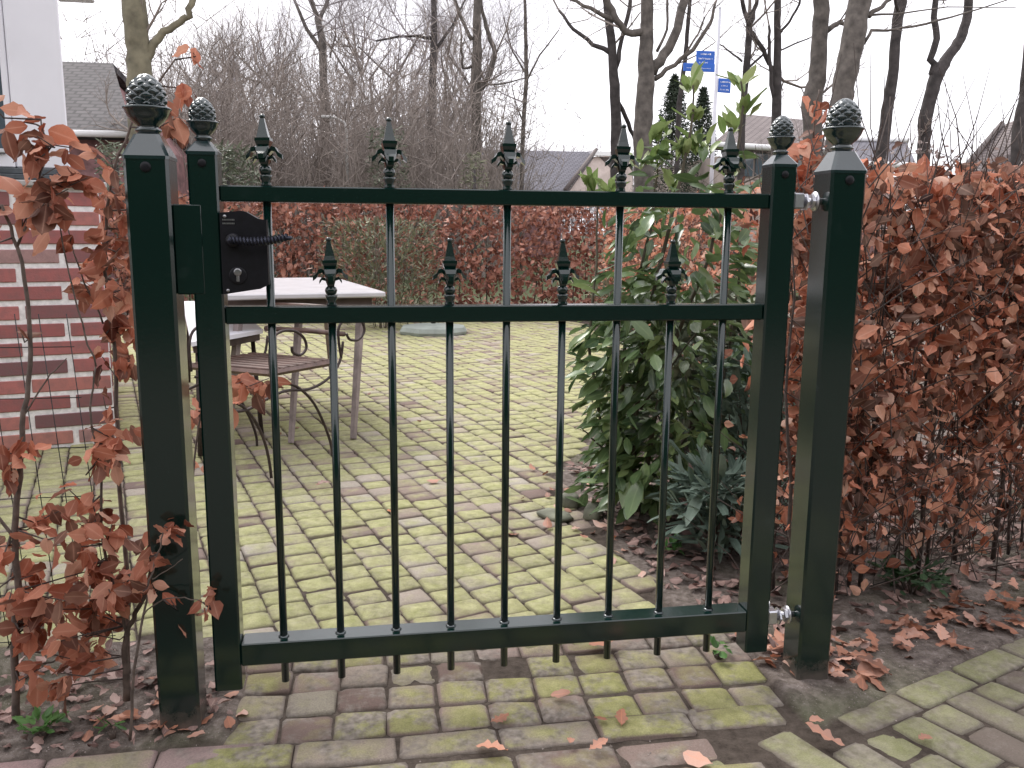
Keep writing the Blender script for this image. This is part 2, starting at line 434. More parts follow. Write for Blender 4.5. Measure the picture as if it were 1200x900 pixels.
# patio in rows turned 15 degrees from the gate
patio = empty('patio', (0, 0, 0), kind='structure')
items = []
du = np.array([math.cos(A15), math.sin(A15)]); dv = np.array([-math.sin(A15), math.cos(A15)])
PU, PV_ = .1125, .1015
o0 = np.array([.70, .76])
for iu in range(-50, 60):
    off = rnd.uniform(.25, .75)*PV_ if iu % 2 else rnd.uniform(-.12, .12)*PV_
    for iv in range(-30, 95):
        c = o0+du*(iu*PU)+dv*(iv*PV_+off)
        x, y = c
        if in_patio(x, y):
            items.append((x, y, -.001+rnd.gauss(0, .0018)+.006*mnoise.noise((x*1.5, y*1.5, 9)), A15+rnd.gauss(0, .02), rnd.gauss(0, .012), rnd.gauss(0, .012)))
lay('paver', items, (.1075, .0965), PAVE, patio, round_=.009, rough=.003)
# threshold under the gate
thr = empty('threshold', (0, 0, 0), kind='structure')
items = []
for ri, yc in enumerate((.235, .135, .035, -.068)):
    x = .155+rnd.uniform(-.01, .01); 
    while x < 1.31:
        if rnd.random() > .03: items.append((x, yc+rnd.gauss(0, .003)-.012*(x-.7), rnd.gauss(-.003, .002), rnd.gauss(0, .022)-.012, rnd.gauss(0, .014), rnd.gauss(0, .014)))
        x += .1125
lay('stone', items, (.106, .097), THRE, thr, part='threshold_stone')
items = []
for x in np.arange(.035, 1.3, .2115):
    items.append((x+.10, -.163+rnd.gauss(0, .002)+(.012 if x > 1.05 else 0)-.006*(x-.7), rnd.gauss(-.003, .002), rnd.gauss(-.01, .02), rnd.gauss(0, .012), rnd.gauss(0, .01)))
for x in np.arange(-.5, 1.0, .2115):
    items.append((x+.02, -.258+rnd.gauss(0, .003)-.0*x, rnd.gauss(-.006, .002), rnd.gauss(-.01, .03), rnd.gauss(0, .018), rnd.gauss(0, .01)))
for x in np.arange(-.7, 1.0, .2115):
    items.append((x+.08, -.352+rnd.gauss(0, .003), rnd.gauss(-.004, .002), rnd.gauss(0, .02), rnd.gauss(0, .012), rnd.gauss(0, .01)))
items = [(i[0], i[1], i[2]+.002, i[3], i[4]*.6, i[5]*.6) for i in items if not (i[0] < .12 and i[1] > -.2)]
lay('kerb', [(x, -.143+rnd.gauss(0, .003), .001, rnd.gauss(.02, .02), rnd.gauss(0, .02), 0) for x in (-.985, -.772, -.56, -.347, -.134, .079)], (.204, .083), PINKS, thr, part='kerb_stone')
lay('stretcher', items, (.204, .083), THRE, thr, part='stretcher_stone')
# sidewalk: kerb course and running bond beyond it
side = empty('sidewalk', (0, 0, 0), kind='structure')
items = []
for k in range(0, 12):
    c = KC+kd*(k*.213+.08)+kn*.034
    if c[1] > -.55 and c[0] > 1.0: items.append((c[0], c[1], rnd.gauss(-.004, .0015), KA+rnd.gauss(0, .02), rnd.gauss(0, .015), 0))
lay('kerb', items, (.205, .085), SIDE, side, part='kerb_stone')
items = []; half = []
for iu in range(-14, 26):
    for iv in range(-2, 5):
        s0 = .014+(.0 if iu % 2 else .1055)+.101+iv*.211
        c = KC+kd*(iu*.0985)-kn*s0
        if iv < 0 and (c[0] > 1.47 or c[1] > -.305): continue
        if c[0] > 1.02-.2*(c[1]+.3) and c[1] < .55 and c[1] < c[0]*.3:
            items.append((c[0], c[1], rnd.gauss(-.004, .002), KA-math.pi/2+rnd.gauss(0, .012), rnd.gauss(0, .015), rnd.gauss(0, .008)))
    if iu % 2 == 0:
        c = KC+kd*(iu*.0985)-kn*(.014+.0495)
        if c[0] > 1.45: half.append((c[0], c[1], rnd.gauss(-.004, .002), KA-math.pi/2+rnd.gauss(0, .012), rnd.gauss(0, .015), 0))
lay('half', half, (.097, .0915), SIDE, side, part='half_paver')
lay('paver', items, (.202, .0915), SIDE, side)

# ------------------------------------------------------------------ the gate
def finial_geo(R, H):
    """pine-cone finial: neck, cup, rim, cone of raised scales"""
    cup = MB()
    cup.lathe([(.50*R, -.02*H), (.50*R, .02*H), (.58*R, .04*H), (.58*R, .07*H), (.44*R, .09*H), (.50*R, .13*H), (.72*R, .20*H), (.90*R, .29*H),
               (1.0*R, .385*H), (1.06*R, .40*H), (1.07*R, .425*H), (1.0*R, .44*H), (.80*R, .44*H)], 28)
    nu, nv = 72, 44; V = []; Fs = []
    for j in range(nv+1):
        v = (j/nv)**.9; z = .43*H+.56*H*v
        prof = (max(0, 1-v**2.5))**.56*(.93+.10*math.sin(v*math.pi))
        for i in range(nu):
            u = i/nu; q = v*3.6
            a = (u*7+q) % 1; b = (u*7-q) % 1
            d = max(0, 1-max(abs(a-.5), abs(b-.5))*2)
            h_ = .24*(min(1, d*2.2))*(1-v*.5)-.06
            rr_ = R*.80*prof*(1+h_)
            V.append((rr_*math.cos(u*2*math.pi), rr_*math.sin(u*2*math.pi), z+.035*H*min(1, d*2.6)*(1-v)))
    for j in range(nv):
        for i in range(nu):
            i2 = (i+1) % nu; Fs.append((j*nu+i, j*nu+i2, (j+1)*nu+i2, (j+1)*nu+i))
    cone = MB(); cone.add(V, Fs, True)
    return cup.mesh('finial_cup', SKYLIT), cone.mesh('pine_cone', SKYLIT)
def post_body(w, z0, z1, capx, wtop, ztop):
    b = MB(); h = w/2; c = w*.07
    def octo(hh, z, cc): return [(-hh+cc, -hh, z), (hh-cc, -hh, z), (hh, -hh+cc, z), (hh, hh-cc, z), (hh-cc, hh, z), (-hh+cc, hh, z), (-hh, hh-cc, z), (-hh, -hh+cc, z)]
    V = octo(h, z0, c)+octo(h, z1, c); Fs = [tuple(reversed(range(8))), tuple(range(8, 16))]
    for i in range(8): j = (i+1) % 8; Fs.append((i, j, 8+j, 8+i))
    b.add(V, Fs)
    k = MB(); h2 = h+.0015
    V = octo(h2, z1-.0005, c)+octo(h2, z1+.006, c)+octo(wtop, ztop, wtop*.3); Fs = [tuple(reversed(range(8))), tuple(range(16, 24))]
    for q in (0, 8):
        for i in range(8): j = (i+1) % 8; Fs.append((q+i, q+j, q+8+j, q+8+i))
    k.add(V, Fs)
    return b, k
cupL, coneL = finial_geo(.0415, .112)
cupS, coneS = finial_geo(.0285, .082)
GZ_TOP = 1.176
def gate_post(x, label):
    t = empty('gate_post', (x, 0, 0), label=label, cat='post', group='posts the gate stands between') if False else empty('gate_post', (x, 0, 0), label=label, cat='gate post', group='square posts on either side of the gate')
    b, k = post_body(.082, -.25, GZ_TOP-.003, 0, .0235, GZ_TOP+.044)
    b.build('shaft', GREEN, t); k.build('pyramid_cap', SKYLIT, t)
    c = addobj('finial_cup', cupL, t, (0, 0, GZ_TOP+.046))
    c2 = addobj('pine_cone', coneL, c, (0, 0, 0))
    s_ = MB(); 
    V = [(-.010, -.0425, GZ_TOP-.012), (.010, -.0425, GZ_TOP-.012), (.008, -.0425, GZ_TOP-.022), (0, -.0425, GZ_TOP-.028), (-.008, -.0425, GZ_TOP-.022)]
    s_.lathe([(.010, 0), (.010, .0025), (.006, .004)], 14); 
    ms = s_.mesh('plug', BLACKM); addobj('plug', ms, t, (0, -.0405, GZ_TOP-.018), (math.pi/2, 0, 0))
    return t
PL = gate_post(0, 'thick dark green gate post on the latch side, half hidden by copper beech leaves')
PR = gate_post(1.4332, 'thick dark green gate post on the hinge side, in front of the dense beech hedge')
# strike box on the left post
b = MB(); b.box((.0415, -.029, .917), (.0945, .029, 1.090), .002); b.build('latch_keep', GREEN, PL)

GATE = empty('garden_gate', (.1, 0, 0), label='dark green metal bar gate with two rows of spear tips, shut between two posts', cat='gate')
gx0 = .1
def gpart(mb, name, mat=GREEN, parent=GATE, **k):
    ob = mb.build(name, mat, parent, **k)
    if parent is GATE: ob.location = (-gx0, 0, 0)
    return ob
for xs in (.1000, 1.2915):
    st = empty('stile_root') if False else None
    b, k = post_body(.056, .0757, 1.184, 0, .014, 1.184+.026)
    me = b.mesh('stile', GREEN); so_ = addobj('stile', me, GATE, (xs-gx0, 0, 0))
    k.build('stile_cap', SKYLIT, so_)
    c = addobj('finial_cup', cupS, so_, (0, 0, 1.212)); addobj('pine_cone', coneS, so_, (0, 0, 1.212))
    s_ = MB(); s_.lathe([(.008, 0), (.008, .0025), (.005, .004)], 12)
    addobj('plug', s_.mesh('plug', BLACKM), so_, (0, -.0275, 1.168), (math.pi/2, 0, 0))
for nm, z0, z1, d in (('top_rail', 1.0965, 1.1275, .020), ('middle_rail', .857, .8915, .020), ('bottom_rail', .128, .178, .0275)):
    b = MB(); b.box((.1285, -d, z0), (1.263, d, z1), .0022); gpart(b, nm)
def spear_mesh():
    b = MB()
    # z measured from rail top; total .137
    def sq(prof, rot=math.pi/4):
        V = []; Fs = []
        for r_, z in prof:
            for k in range(4): V.append((r_*math.cos(rot+k*math.pi/2), r_*math.sin(rot+k*math.pi/2), z))
        for i in range(len(prof)-1):
            for k in range(4): Fs.append((i*4+k, i*4+(k+1) % 4, (i+1)*4+(k+1) % 4, (i+1)*4+k))
        Fs.append((3, 2, 1, 0)); n_ = (len(prof)-1)*4; Fs.append((n_, n_+1, n_+2, n_+3)); b.add(V, Fs)
    b.lathe([(.0105, 0), (.0105, .004), (.0085, .010), (.0115, .014), (.0115, .018), (.0125, .022)], 14)
    b.lathe([(.006, .021), (.0105, .025), (.0125, .031), (.0105, .037), (.006, .041)], 14)
    sq([(.010, .040), (.012, .058), (.015, .074), (.0205, .087), (.0205, .0925)])
    sq([(.0165, .092), (.0135, .101), (.0075, .122), (.0050, .131)])
    b.lathe([(.0035, .129), (.0058, .132), (.0058, .135), (.003, .138)], 10)
    for k in range(4):       # curled leaves
        a = k*math.pi/2; ca, sa = math.cos(a), math.sin(a)
        for sgn in (1,):
            pr = [(.006, .058), (.010, .070), (.0165, .0765), (.0235, .0745), (.0275, .066), (.0350, .0605)]
            wd = [.006, .0095, .012, .012, .0095, .005]; th = .009
            V = []; Fs = []
            for (r_, z), w_ in zip(pr, wd):
                for (dx, dz) in ((-w_, 0), (w_, 0), (w_, -th), (-w_, -th)):
                    V.append((r_*ca-dx*sa, r_*sa+dx*ca, z+dz))
            for i in range(5):
                for q in range(4): Fs.append((i*4+q, i*4+(q+1) % 4, (i+1)*4+(q+1) % 4, (i+1)*4+q))
            Fs.append((3, 2, 1, 0)); Fs.append((20, 21, 22, 23)); b.add(V, Fs)
            pr2 = [(.005, .042), (.010, .057), (.017, .059), (.0225, .051)]; wd = [.005, .009, .009, .006]; th = .006
            V = []; Fs = []
            for (r_, z), w_ in zip(pr2, wd):
                for (dx, dz) in ((-w_, 0), (w_, 0), (w_, -th), (-w_, -th)):
                    V.append((r_*ca-dx*sa, r_*sa+dx*ca, z+dz))
            for i in range(3):
                for q in range(4): Fs.append((i*4+q, i*4+(q+1) % 4, (i+1)*4+(q+1) % 4, (i+1)*4+q))
            Fs.append((3, 2, 1, 0)); Fs.append((12, 13, 14, 15)); b.add(V, Fs)
    return b.mesh('spearhead', GREEN)
SP = spear_mesh()
def bar_mesh(z1):
    b = MB(); b.tube([(0, 0, .0745), (0, 0, z1)], .0082, 16); return b.mesh('bar', GREEN)
BT, BS = bar_mesh(1.129), bar_mesh(.893)
col = MB(); col.lathe([(.0115, 0), (.0115, .0015), (.0088, .004)], 16); COLM = col.mesh('collar', SKYLIT)
for k in range(9):
    x = .2150+.12045*k
    tall = k % 2 == 0
    bo = addobj('bar', BT if tall else BS, GATE, (x-gx0, 0, 0))
    addobj('spearhead', SP, bo, (0, 0, 1.127 if tall else .891), (rnd.gauss(0, .012), rnd.gauss(0, .012), rnd.gauss(0, .10)))
    addobj('collar', COLM, bo, (0, 0, .1778))
# lock case, handle, cylinder
lk = MB()
V = [(.1285, 1.075), (.168, 1.079), (.178, 1.077), (.200, 1.064), (.216, 1.062), (.216, .936), (.2, .928), (.128, .917)]
lp = [(x, z) for x, z in V]
n_ = len(lp)
lk.add([(x, -.034, z) for x, z in lp]+[(x, .006, z) for x, z in lp], [tuple(range(n_)), tuple(reversed(range(n_, 2*n_)))]+[(i, n_+i, n_+(i+1) % n_, (i+1) % n_) for i in range(n_)])
lock = gpart(lk, 'lock_case', BLACKM)
for row, (z, w_) in enumerate(((1.060, .022), (1.053, .022), (1.0465, .012))):   # small worn lettering in relief
    x = .1335
    while x < .1335+w_:
        wl = rnd.choice((.0012, .0016, .002)); t_ = MB(); t_.box((x, -.0346, z), (x+wl, -.0338, z+.003)); x += wl+.0008
        t_.build('letter', STEELK, lock) if row < 2 else None
ro = MB(); ro.lathe([(.014, 0), (.014, .008), (.010, .012)], 20); addobj('rose', ro.mesh('rose', BLACKM), lock, (.152, -.034, 1.022), (math.pi/2, 0, 0))
hd = MB()
hd.tube([(.152, -.036, 1.022), (.152, -.062, 1.022)], .007, 12)
ns = 60; V = []; Fs = []
for i in range(ns+1):
    s_ = i/ns; x = .150+.108*s_; zc = 1.024-.006*math.sin(s_*3.1)+.006*s_; rr_ = .0062+.001*math.sin(s_*math.pi)
    tw = s_*26
    for k in range(8):
        a = k*math.pi/4+tw; q = rr_*(1.28 if k % 2 == 0 else .80)
        V.append((x, -.064+q*math.cos(a), zc+q*math.sin(a)))
for i in range(ns):
    for k in range(8): Fs.append((i*8+k, i*8+(k+1) % 8, (i+1)*8+(k+1) % 8, (i+1)*8+k))
hd.add(V, Fs, False); hd.lathe([(.004, -.004), (.008, 0), (.004, .005)], 12, (.260, -.064, 1.027))
hd.build('lever_handle', TWIST, lock)
cy = MB(); cy.lathe([(.0075, 0), (.0075, .003), (.005, .0035)], 18); addobj('key_cylinder', cy.mesh('key_cylinder', STEELK), lock, (.158, -.0345, .961), (math.pi/2, 0, 0))
cy = MB(); cy.box((.155, -.0375, .942), (.161, -.034, .957), .001); cy.build('key_slot', STEELK, lock)
es = MB(); es.lathe([(.017, 0), (.017, .002), (.015, .0028)], 20); addobj('escutcheon', es.mesh('escutcheon', BLACKM), lock, (.158, -.034, .954), (math.pi/2, 0, 0))
for z in (.925, 1.068):
    b = MB(); b.lathe([(.0035, 0), (.003, .002)], 10); addobj('screw', b.mesh('screw', STEELK), lock, (.138, -.034, z), (math.pi/2, 0, 0))
# dark latch stop plate behind the lock
for z in (1.114, .152):
    b = MB(); b.tube([(1.317, 0, z), (1.352, 0, z)], .0125, 16); b.tube([(1.352, 0, z-.002), (1.356, 0, z-.002)], .020, 6, smooth=False)
    hg = gpart(b, 'hinge', ZINC)
    b = MB(); b.box((1.322, -.016, z-.017), (1.347, .016, z+.017), .003); o_ = b.build('hinge_block', ZINC, hg)
    b = MB(); b.tube([(1.356, 0, z), (1.3925, 0, z)], .007, 12); b.tube([(1.366, 0, z), (1.373, 0, z)], .0165, 6, smooth=False); b.tube([(1.376, 0, z), (1.379, 0, z)], .021, 20)
    b.build('hinge_bolt', ZINC, hg)

# ------------------------------------------------------------------ leaves
def leaf_geo(kind, seed):
    r_ = random.Random(seed)
    if kind == 'beech':      # oval, pointed, folded along the midrib and curled
        st = [(0, .0), (.08, .13), (.20, .245), (.36, .31), (.52, .31), (.68, .25), (.83, .14), (.93, .05), (1.0, 0)]
    elif kind == 'lance':
        st = [(0, .0), (.2, .14), (.5, .215), (.78, .15), (1.0, 0)]
    elif kind == 'strap':
        st = [(0, .04), (.3, .12), (.6, .13), (.85, .08), (1.0, 0)]
    elif kind == 'oak':
        st = [(0, .015), (.08, .03), (.15, .13), (.22, .20), (.29, .13), (.36, .17), (.44, .31), (.51, .27), (.57, .16), (.65, .23), (.73, .25), (.80, .14), (.87, .15), (.95, .10), (1.0, 0)]
    fold = r_.uniform(.05, .6); curl = r_.uniform(-.9, .9) if kind != 'lance' else r_.uniform(0, .5); tw = r_.uniform(-.6, .6)
    global MID
    V = []; Fs = []; MID = [0, 1, 0]*len(st)
    for (s_, w_) in st:
        x = s_; z = -curl*.35*s_*s_
        f = fold+tw*s_
        wl = w_*(1+r_.uniform(-.12, .12)); wr = w_*(1+r_.uniform(-.12, .12))
        wv_ = .035*math.sin(s_*19+seed)
        V.append((x, wl*math.cos(f), z+wl*math.sin(f)+wv_)); V.append((x, 0, z)); V.append((x, -wr*math.cos(f), z+wr*math.sin(f)+.035*math.sin(s_*17+seed*2)))
    for i in range(len(st)-1):
        a = i*3; Fs += [(a, a+1, a+4, a+3), (a+1, a+2, a+5, a+4)]
    return np.array(V), np.array(Fs)
def rotm(n, down=0.0, flat=0.0, up=0.0):
    """n random orientations (n,3,3): columns = leaf axis, side, normal"""
    a = rng.uniform(0, 2*np.pi, n); el = rng.normal(-down+up, .55, n) if not flat else rng.normal(0, .22, n)
    ax = np.stack([np.cos(a)*np.cos(el), np.sin(a)*np.cos(el), np.sin(el)], 1)
    roll = rng.uniform(-np.pi, np.pi, n) if not flat else rng.normal(0, .35, n)+np.pi*(rng.random(n) < .5)
    up_ = np.array([0, 0, 1.0]); sd_ = np.cross(up_, ax); sd_ /= (np.linalg.norm(sd_, axis=1, keepdims=True)+1e-6)
    nn = np.cross(ax, sd_)
    s2 = sd_*np.cos(roll)[:, None]+nn*np.sin(roll)[:, None]; n2 = np.cross(ax, s2)
    return np.stack([ax, s2, n2], 2)
def leaf_cloud(name, P, size, kind, mat, parent=None, down=.5, flat=0, up=0, nvar=5, R=None, **k):
    P = np.asarray(P, float); n = len(P)
    if R is None: R = rotm(n, down, flat, up)
    size = size*np.exp(rng.normal(0, .22, n)); var = rng.integers(0, nvar, n)
    VV = []; FF = []; rr_ = []; mm = []; b = 0
    for v_ in range(nvar):
        V, Fs = leaf_geo(kind, 100+v_); idx = np.where(var == v_)[0]
        if not len(idx): continue
        W_ = np.einsum('nij,vj->nvi', R[idx], V)*size[idx][:, None, None]+P[idx][:, None, :]
        VV.append(W_.reshape(-1, 3)); m_ = len(idx)
        FF.append((Fs[None]+(np.arange(m_)*len(V))[:, None, None]+b).reshape(-1, 4)); b += m_*len(V)
        rr_.append(np.repeat(rng.random(m_), len(V))); mm.append(np.tile(MID, m_))
    me = npmesh(name, np.concatenate(VV), np.concatenate(FF), mat, {'rnd': np.concatenate(rr_), 'mid': np.concatenate(mm)}, smooth=True)
    return addobj(name, me, parent, **k)
LM = {}
def leaf_parts(P, size, kind, mat, parent, down=.5, flat=0, up=0, name='leaf', R=None, **k):
    key = (kind, mat.name)
    if key not in LM:
        LM[key] = []
        for v_ in range(6):
            V, Fs = leaf_geo(kind, 200+v_); LM[key].append(npmesh('leaf', V, Fs, mat, {'mid': np.array(MID)}, smooth=True))
    n = len(P)
    if R is None: R = rotm(n, down, flat, up)
    out = []
    for i in range(n):
        s_ = size*math.exp(rng.normal(0, .2)); me = LM[key][rng.integers(0, 6)]
        ob = bpy.data.objects.new(name, me); COL.objects.link(ob)
        M_ = Matrix([[*(R[i][r]*s_), P[i][r]] for r in range(3)]+[[0, 0, 0, 1]])
        if parent:
            ob.parent = parent; M_ = Matrix.Translation(-Vector(parent.location)) @ M_
        ob.matrix_local = M_ if parent else M_
        if not parent: ob.matrix_world = M_
        tag(ob, **k); out.append(ob)
    return out

# ------------------------------------------------------------------ left copper beeches
def wl(pts, Y): return [at(a, b_, Y) for a, b_ in pts]
def shrub(name, base, label, stems, clusters, Y, size, mat=BEECH, cat='shrub', spread=.05, smat=STEMM, maxleaf=300, kind='beech', down=.6, group=None):
    root = empty(name, (float(base[0]), float(base[1]), 0), label=label, cat=cat, group=group)
    L = -np.array([base[0], base[1], 0.0]); allp = []
    for pts, r0_, r1_ in stems:
        p = [at(a, b_, Y) for a, b_ in pts] if len(pts[0]) == 2 else [np.array(q) for q in pts]
        # smooth wobble
        q = []
        for i in range(len(p)-1):
            for s_ in np.linspace(0, 1, 5)[:-1]:
                q.append(p[i]*(1-s_)+p[i+1]*s_+rng.normal(0, .0015, 3))
        q.append(p[-1]); allp += q
        mb = MB(); mb.tube([x+L for x in q], np.linspace(r0_, r1_, len(q)).tolist(), 7); mb.build('stem', smat, root)
    allp = np.array(allp)
    P = []; tw = MB()
    for (cx, cy, rx, ry, n) in clusters:
        c0 = at(cx, cy, Y); s_ = pxm(Y)
        sub = max(1, n//5)
        for j in range(sub):
            c1 = c0+np.array([rng.normal(0, rx*s_*.5), rng.normal(0, spread), rng.normal(0, ry*s_*.5)])
            if c1[2] < .02: c1[2] = .02+rng.random()*.05
            d = np.linalg.norm((allp-c1)*np.array([1, .5, 1]), axis=1)+np.maximum(0, allp[:, 2]-c1[2])*1.5; a0 = allp[d.argmin()]
            mid = (a0+c1)/2+rng.normal(0, .012, 3)+np.array([0, 0, -.01])
            tw.tube([a0+L, mid+L, c1+L], [.0022, .0016, .0010], 5)
            k_ = n//sub
            for i in range(k_):
                q = c1*(1-rng.random()*.25)+mid*0 if False else c1+(mid-c1)*rng.random()*.5+rng.normal(0, .014, 3)
                q[2] = max(q[2], .012)
                P.append(q)
    if len(tw.v): tw.build('twigs', TWIGM, root, kind='stuff')
    P = np.array(P); rng.shuffle(P)
    leaf_parts(P[:maxleaf], size, kind, mat, root, down=down)
    if len(P) > maxleaf: leaf_cloud('foliage', P[maxleaf:]+L, size, kind, mat, root, down=down, kind='stuff') if False else _lc(P[maxleaf:]+L, size, kind, mat, root, down)
    return root
def _lc(P, size, kd_, mat, root, down):
    ob = leaf_cloud('foliage', P, size, kd_, mat, root, down=down); ob['kind'] = 'stuff'; return ob

shrub('beech_sapling', (-.352, .05), 'young copper beech with the tallest bare stem, at the left edge by the brick wall',
      [([(20, 850), (17, 760), (22, 690), (17, 620), (24, 560), (26, 500), (36, 430), (34, 360), (22, 290), (2, 240)], .0085, .003),
       ([(26, 490), (55, 445), (78, 420)], .002, .0012), ([(22, 640), (-20, 580), (-40, 500)], .004, .002), ([(22, 290), (40, 235), (55, 180), (48, 140)], .003, .0014)],
      [(12, 150, 14, 26, 6), (10, 240, 30, 22, 10), (55, 170, 24, 28, 26), (62, 222, 48, 24, 40), (100, 218, 26, 16, 14), (22, 390, 10, 16, 2), (10, 515, 16, 26, 8), (38, 530, 24, 26, 12),
       (12, 655, 30, 36, 34), (25, 715, 30, 30, 40), (60, 690, 40, 26, 46), (45, 770, 34, 22, 26), (55, 620, 34, 22, 22), (5, 110, 10, 10, 3)], .05, .047)
shrub('beech_sapling', (-.145, .10), 'young copper beech with a forked stem just left of the latch post',
      [([(150, 822), (146, 770), (150, 735), (168, 700), (178, 660)], .0085, .003), ([(150, 745), (138, 700), (120, 640), (118, 560), (105, 480), (112, 430)], .004, .0018), ([(166, 702), (200, 690), (235, 700)], .0018, .001),
       ([(112, 430), (95, 380), (80, 320), (70, 262)], .002, .0014)],
      [(128, 492, 20, 12, 8), (148, 512, 24, 12, 10), (125, 535, 34, 18, 20), (100, 565, 18, 14, 6), (118, 585, 14, 10, 4), (112, 650, 40, 26, 46), (130, 690, 44, 24, 44), (95, 735, 36, 22, 34), (160, 672, 24, 20, 14),
       (188, 618, 26, 10, 10), (180, 652, 18, 20, 12), (234, 705, 20, 10, 8), (120, 610, 30, 20, 16), (75, 790, 30, 14, 10), (105, 770, 30, 14, 12)], .05, .046)
shrub('beech_sapling', (-.11, .22), 'slim copper beech growing up between the latch post and the brick corner',
      [([(150, 790), (150, 700), (140, 560), (138, 450), (128, 360), (120, 290), (132, 200), (160, 130), (205, 70)], .006, .002), ([(122, 380), (98, 330), (78, 262)], .0022, .0014)],
      [(103, 268, 16, 20, 10), (112, 300, 20, 16, 14), (98, 322, 16, 22, 14), (135, 345, 16, 12, 6), (140, 388, 22, 12, 12), (118, 425, 12, 12, 5), (140, 420, 14, 20, 8), (140, 260, 12, 40, 34), (150, 320, 12, 40, 16),
       (205, 105, 12, 14, 6), (205, 135, 16, 14, 8), (200, 165, 14, 16, 6), (140, 178, 20, 14, 5), (135, 460, 10, 12, 3), (225, 228, 8, 8, 3), (210, 62, 10, 8, 3), (150, 240, 12, 30, 14)], .20, .047)
shrub('beech_sapling', (-.02, .45), 'small copper beech seen through the slot between latch post and gate',
      [([(232, 770), (234, 700), (226, 560), (236, 480), (262, 440)], .004, .0015)],
      [(285, 450, 18, 14, 12), (300, 462, 14, 12, 8), (270, 478, 14, 14, 8), (226, 480, 12, 14, 6), (232, 540, 12, 20, 5), (316, 440, 8, 8, 3)], .45, .05)

shrub('beech_sapling', (-.10, -.075), 'thin beech sprig reaching across the lower front of the latch post',
      [([(152, 868), (156, 800), (164, 745), (172, 700), (182, 660), (192, 622)], .0035, .0015), ([(168, 720), (190, 702), (215, 700), (238, 706)], .0016, .001), ([(178, 680), (196, 668), (214, 655)], .0014, .0009)],
      [(192, 612, 12, 8, 6), (202, 622, 14, 8, 6), (180, 655, 12, 12, 8), (174, 690, 12, 12, 8), (240, 705, 13, 8, 9), (196, 705, 10, 8, 3)], -.075, .034)
# ------------------------------------------------------------------ wire mesh panels
def wire_mesh(A, B, z1, dx, dz, label, lean=0):
    A = np.array(A, float); B = np.array(B, float); L = np.linalg.norm(B-A); d = (B-A)/L
    root = empty('wire_fence', (A[0], A[1], 0), label=label, cat='wire fence')
    n = int(L/dx); mb = MB(); mb.tube([(0, 0, -.02), (lean*-z1, 0, z1)], .0012, 5); mv = mb.mesh('wire', WIRE)
    for i in range(n+1): addobj('wire', mv, root, (d[0]*i*dx, d[1]*i*dx, 0), (0, rnd.gauss(0, .004), 0))
    mb = MB(); mb.tube([(0, 0, 0), (d[0]*L, d[1]*L, 0)], .0013, 5); mh = mb.mesh('wire', WIRE)
    for k in range(int(z1/dz)+1): addobj('wire', mh, root, (-lean*k*dz, 0, k*dz+.01))
    return root
wire_mesh((-1.0, .42), (-.25, .42), .84, .062, .125, 'thin black wire mesh in front of the brick wall, among the young beeches', .06)
wire_mesh((1.64, .36), (3.7, 1.09), 1.12, .052, .15, 'thin dark wire mesh hidden in the leafy hedge beside the hinge post')

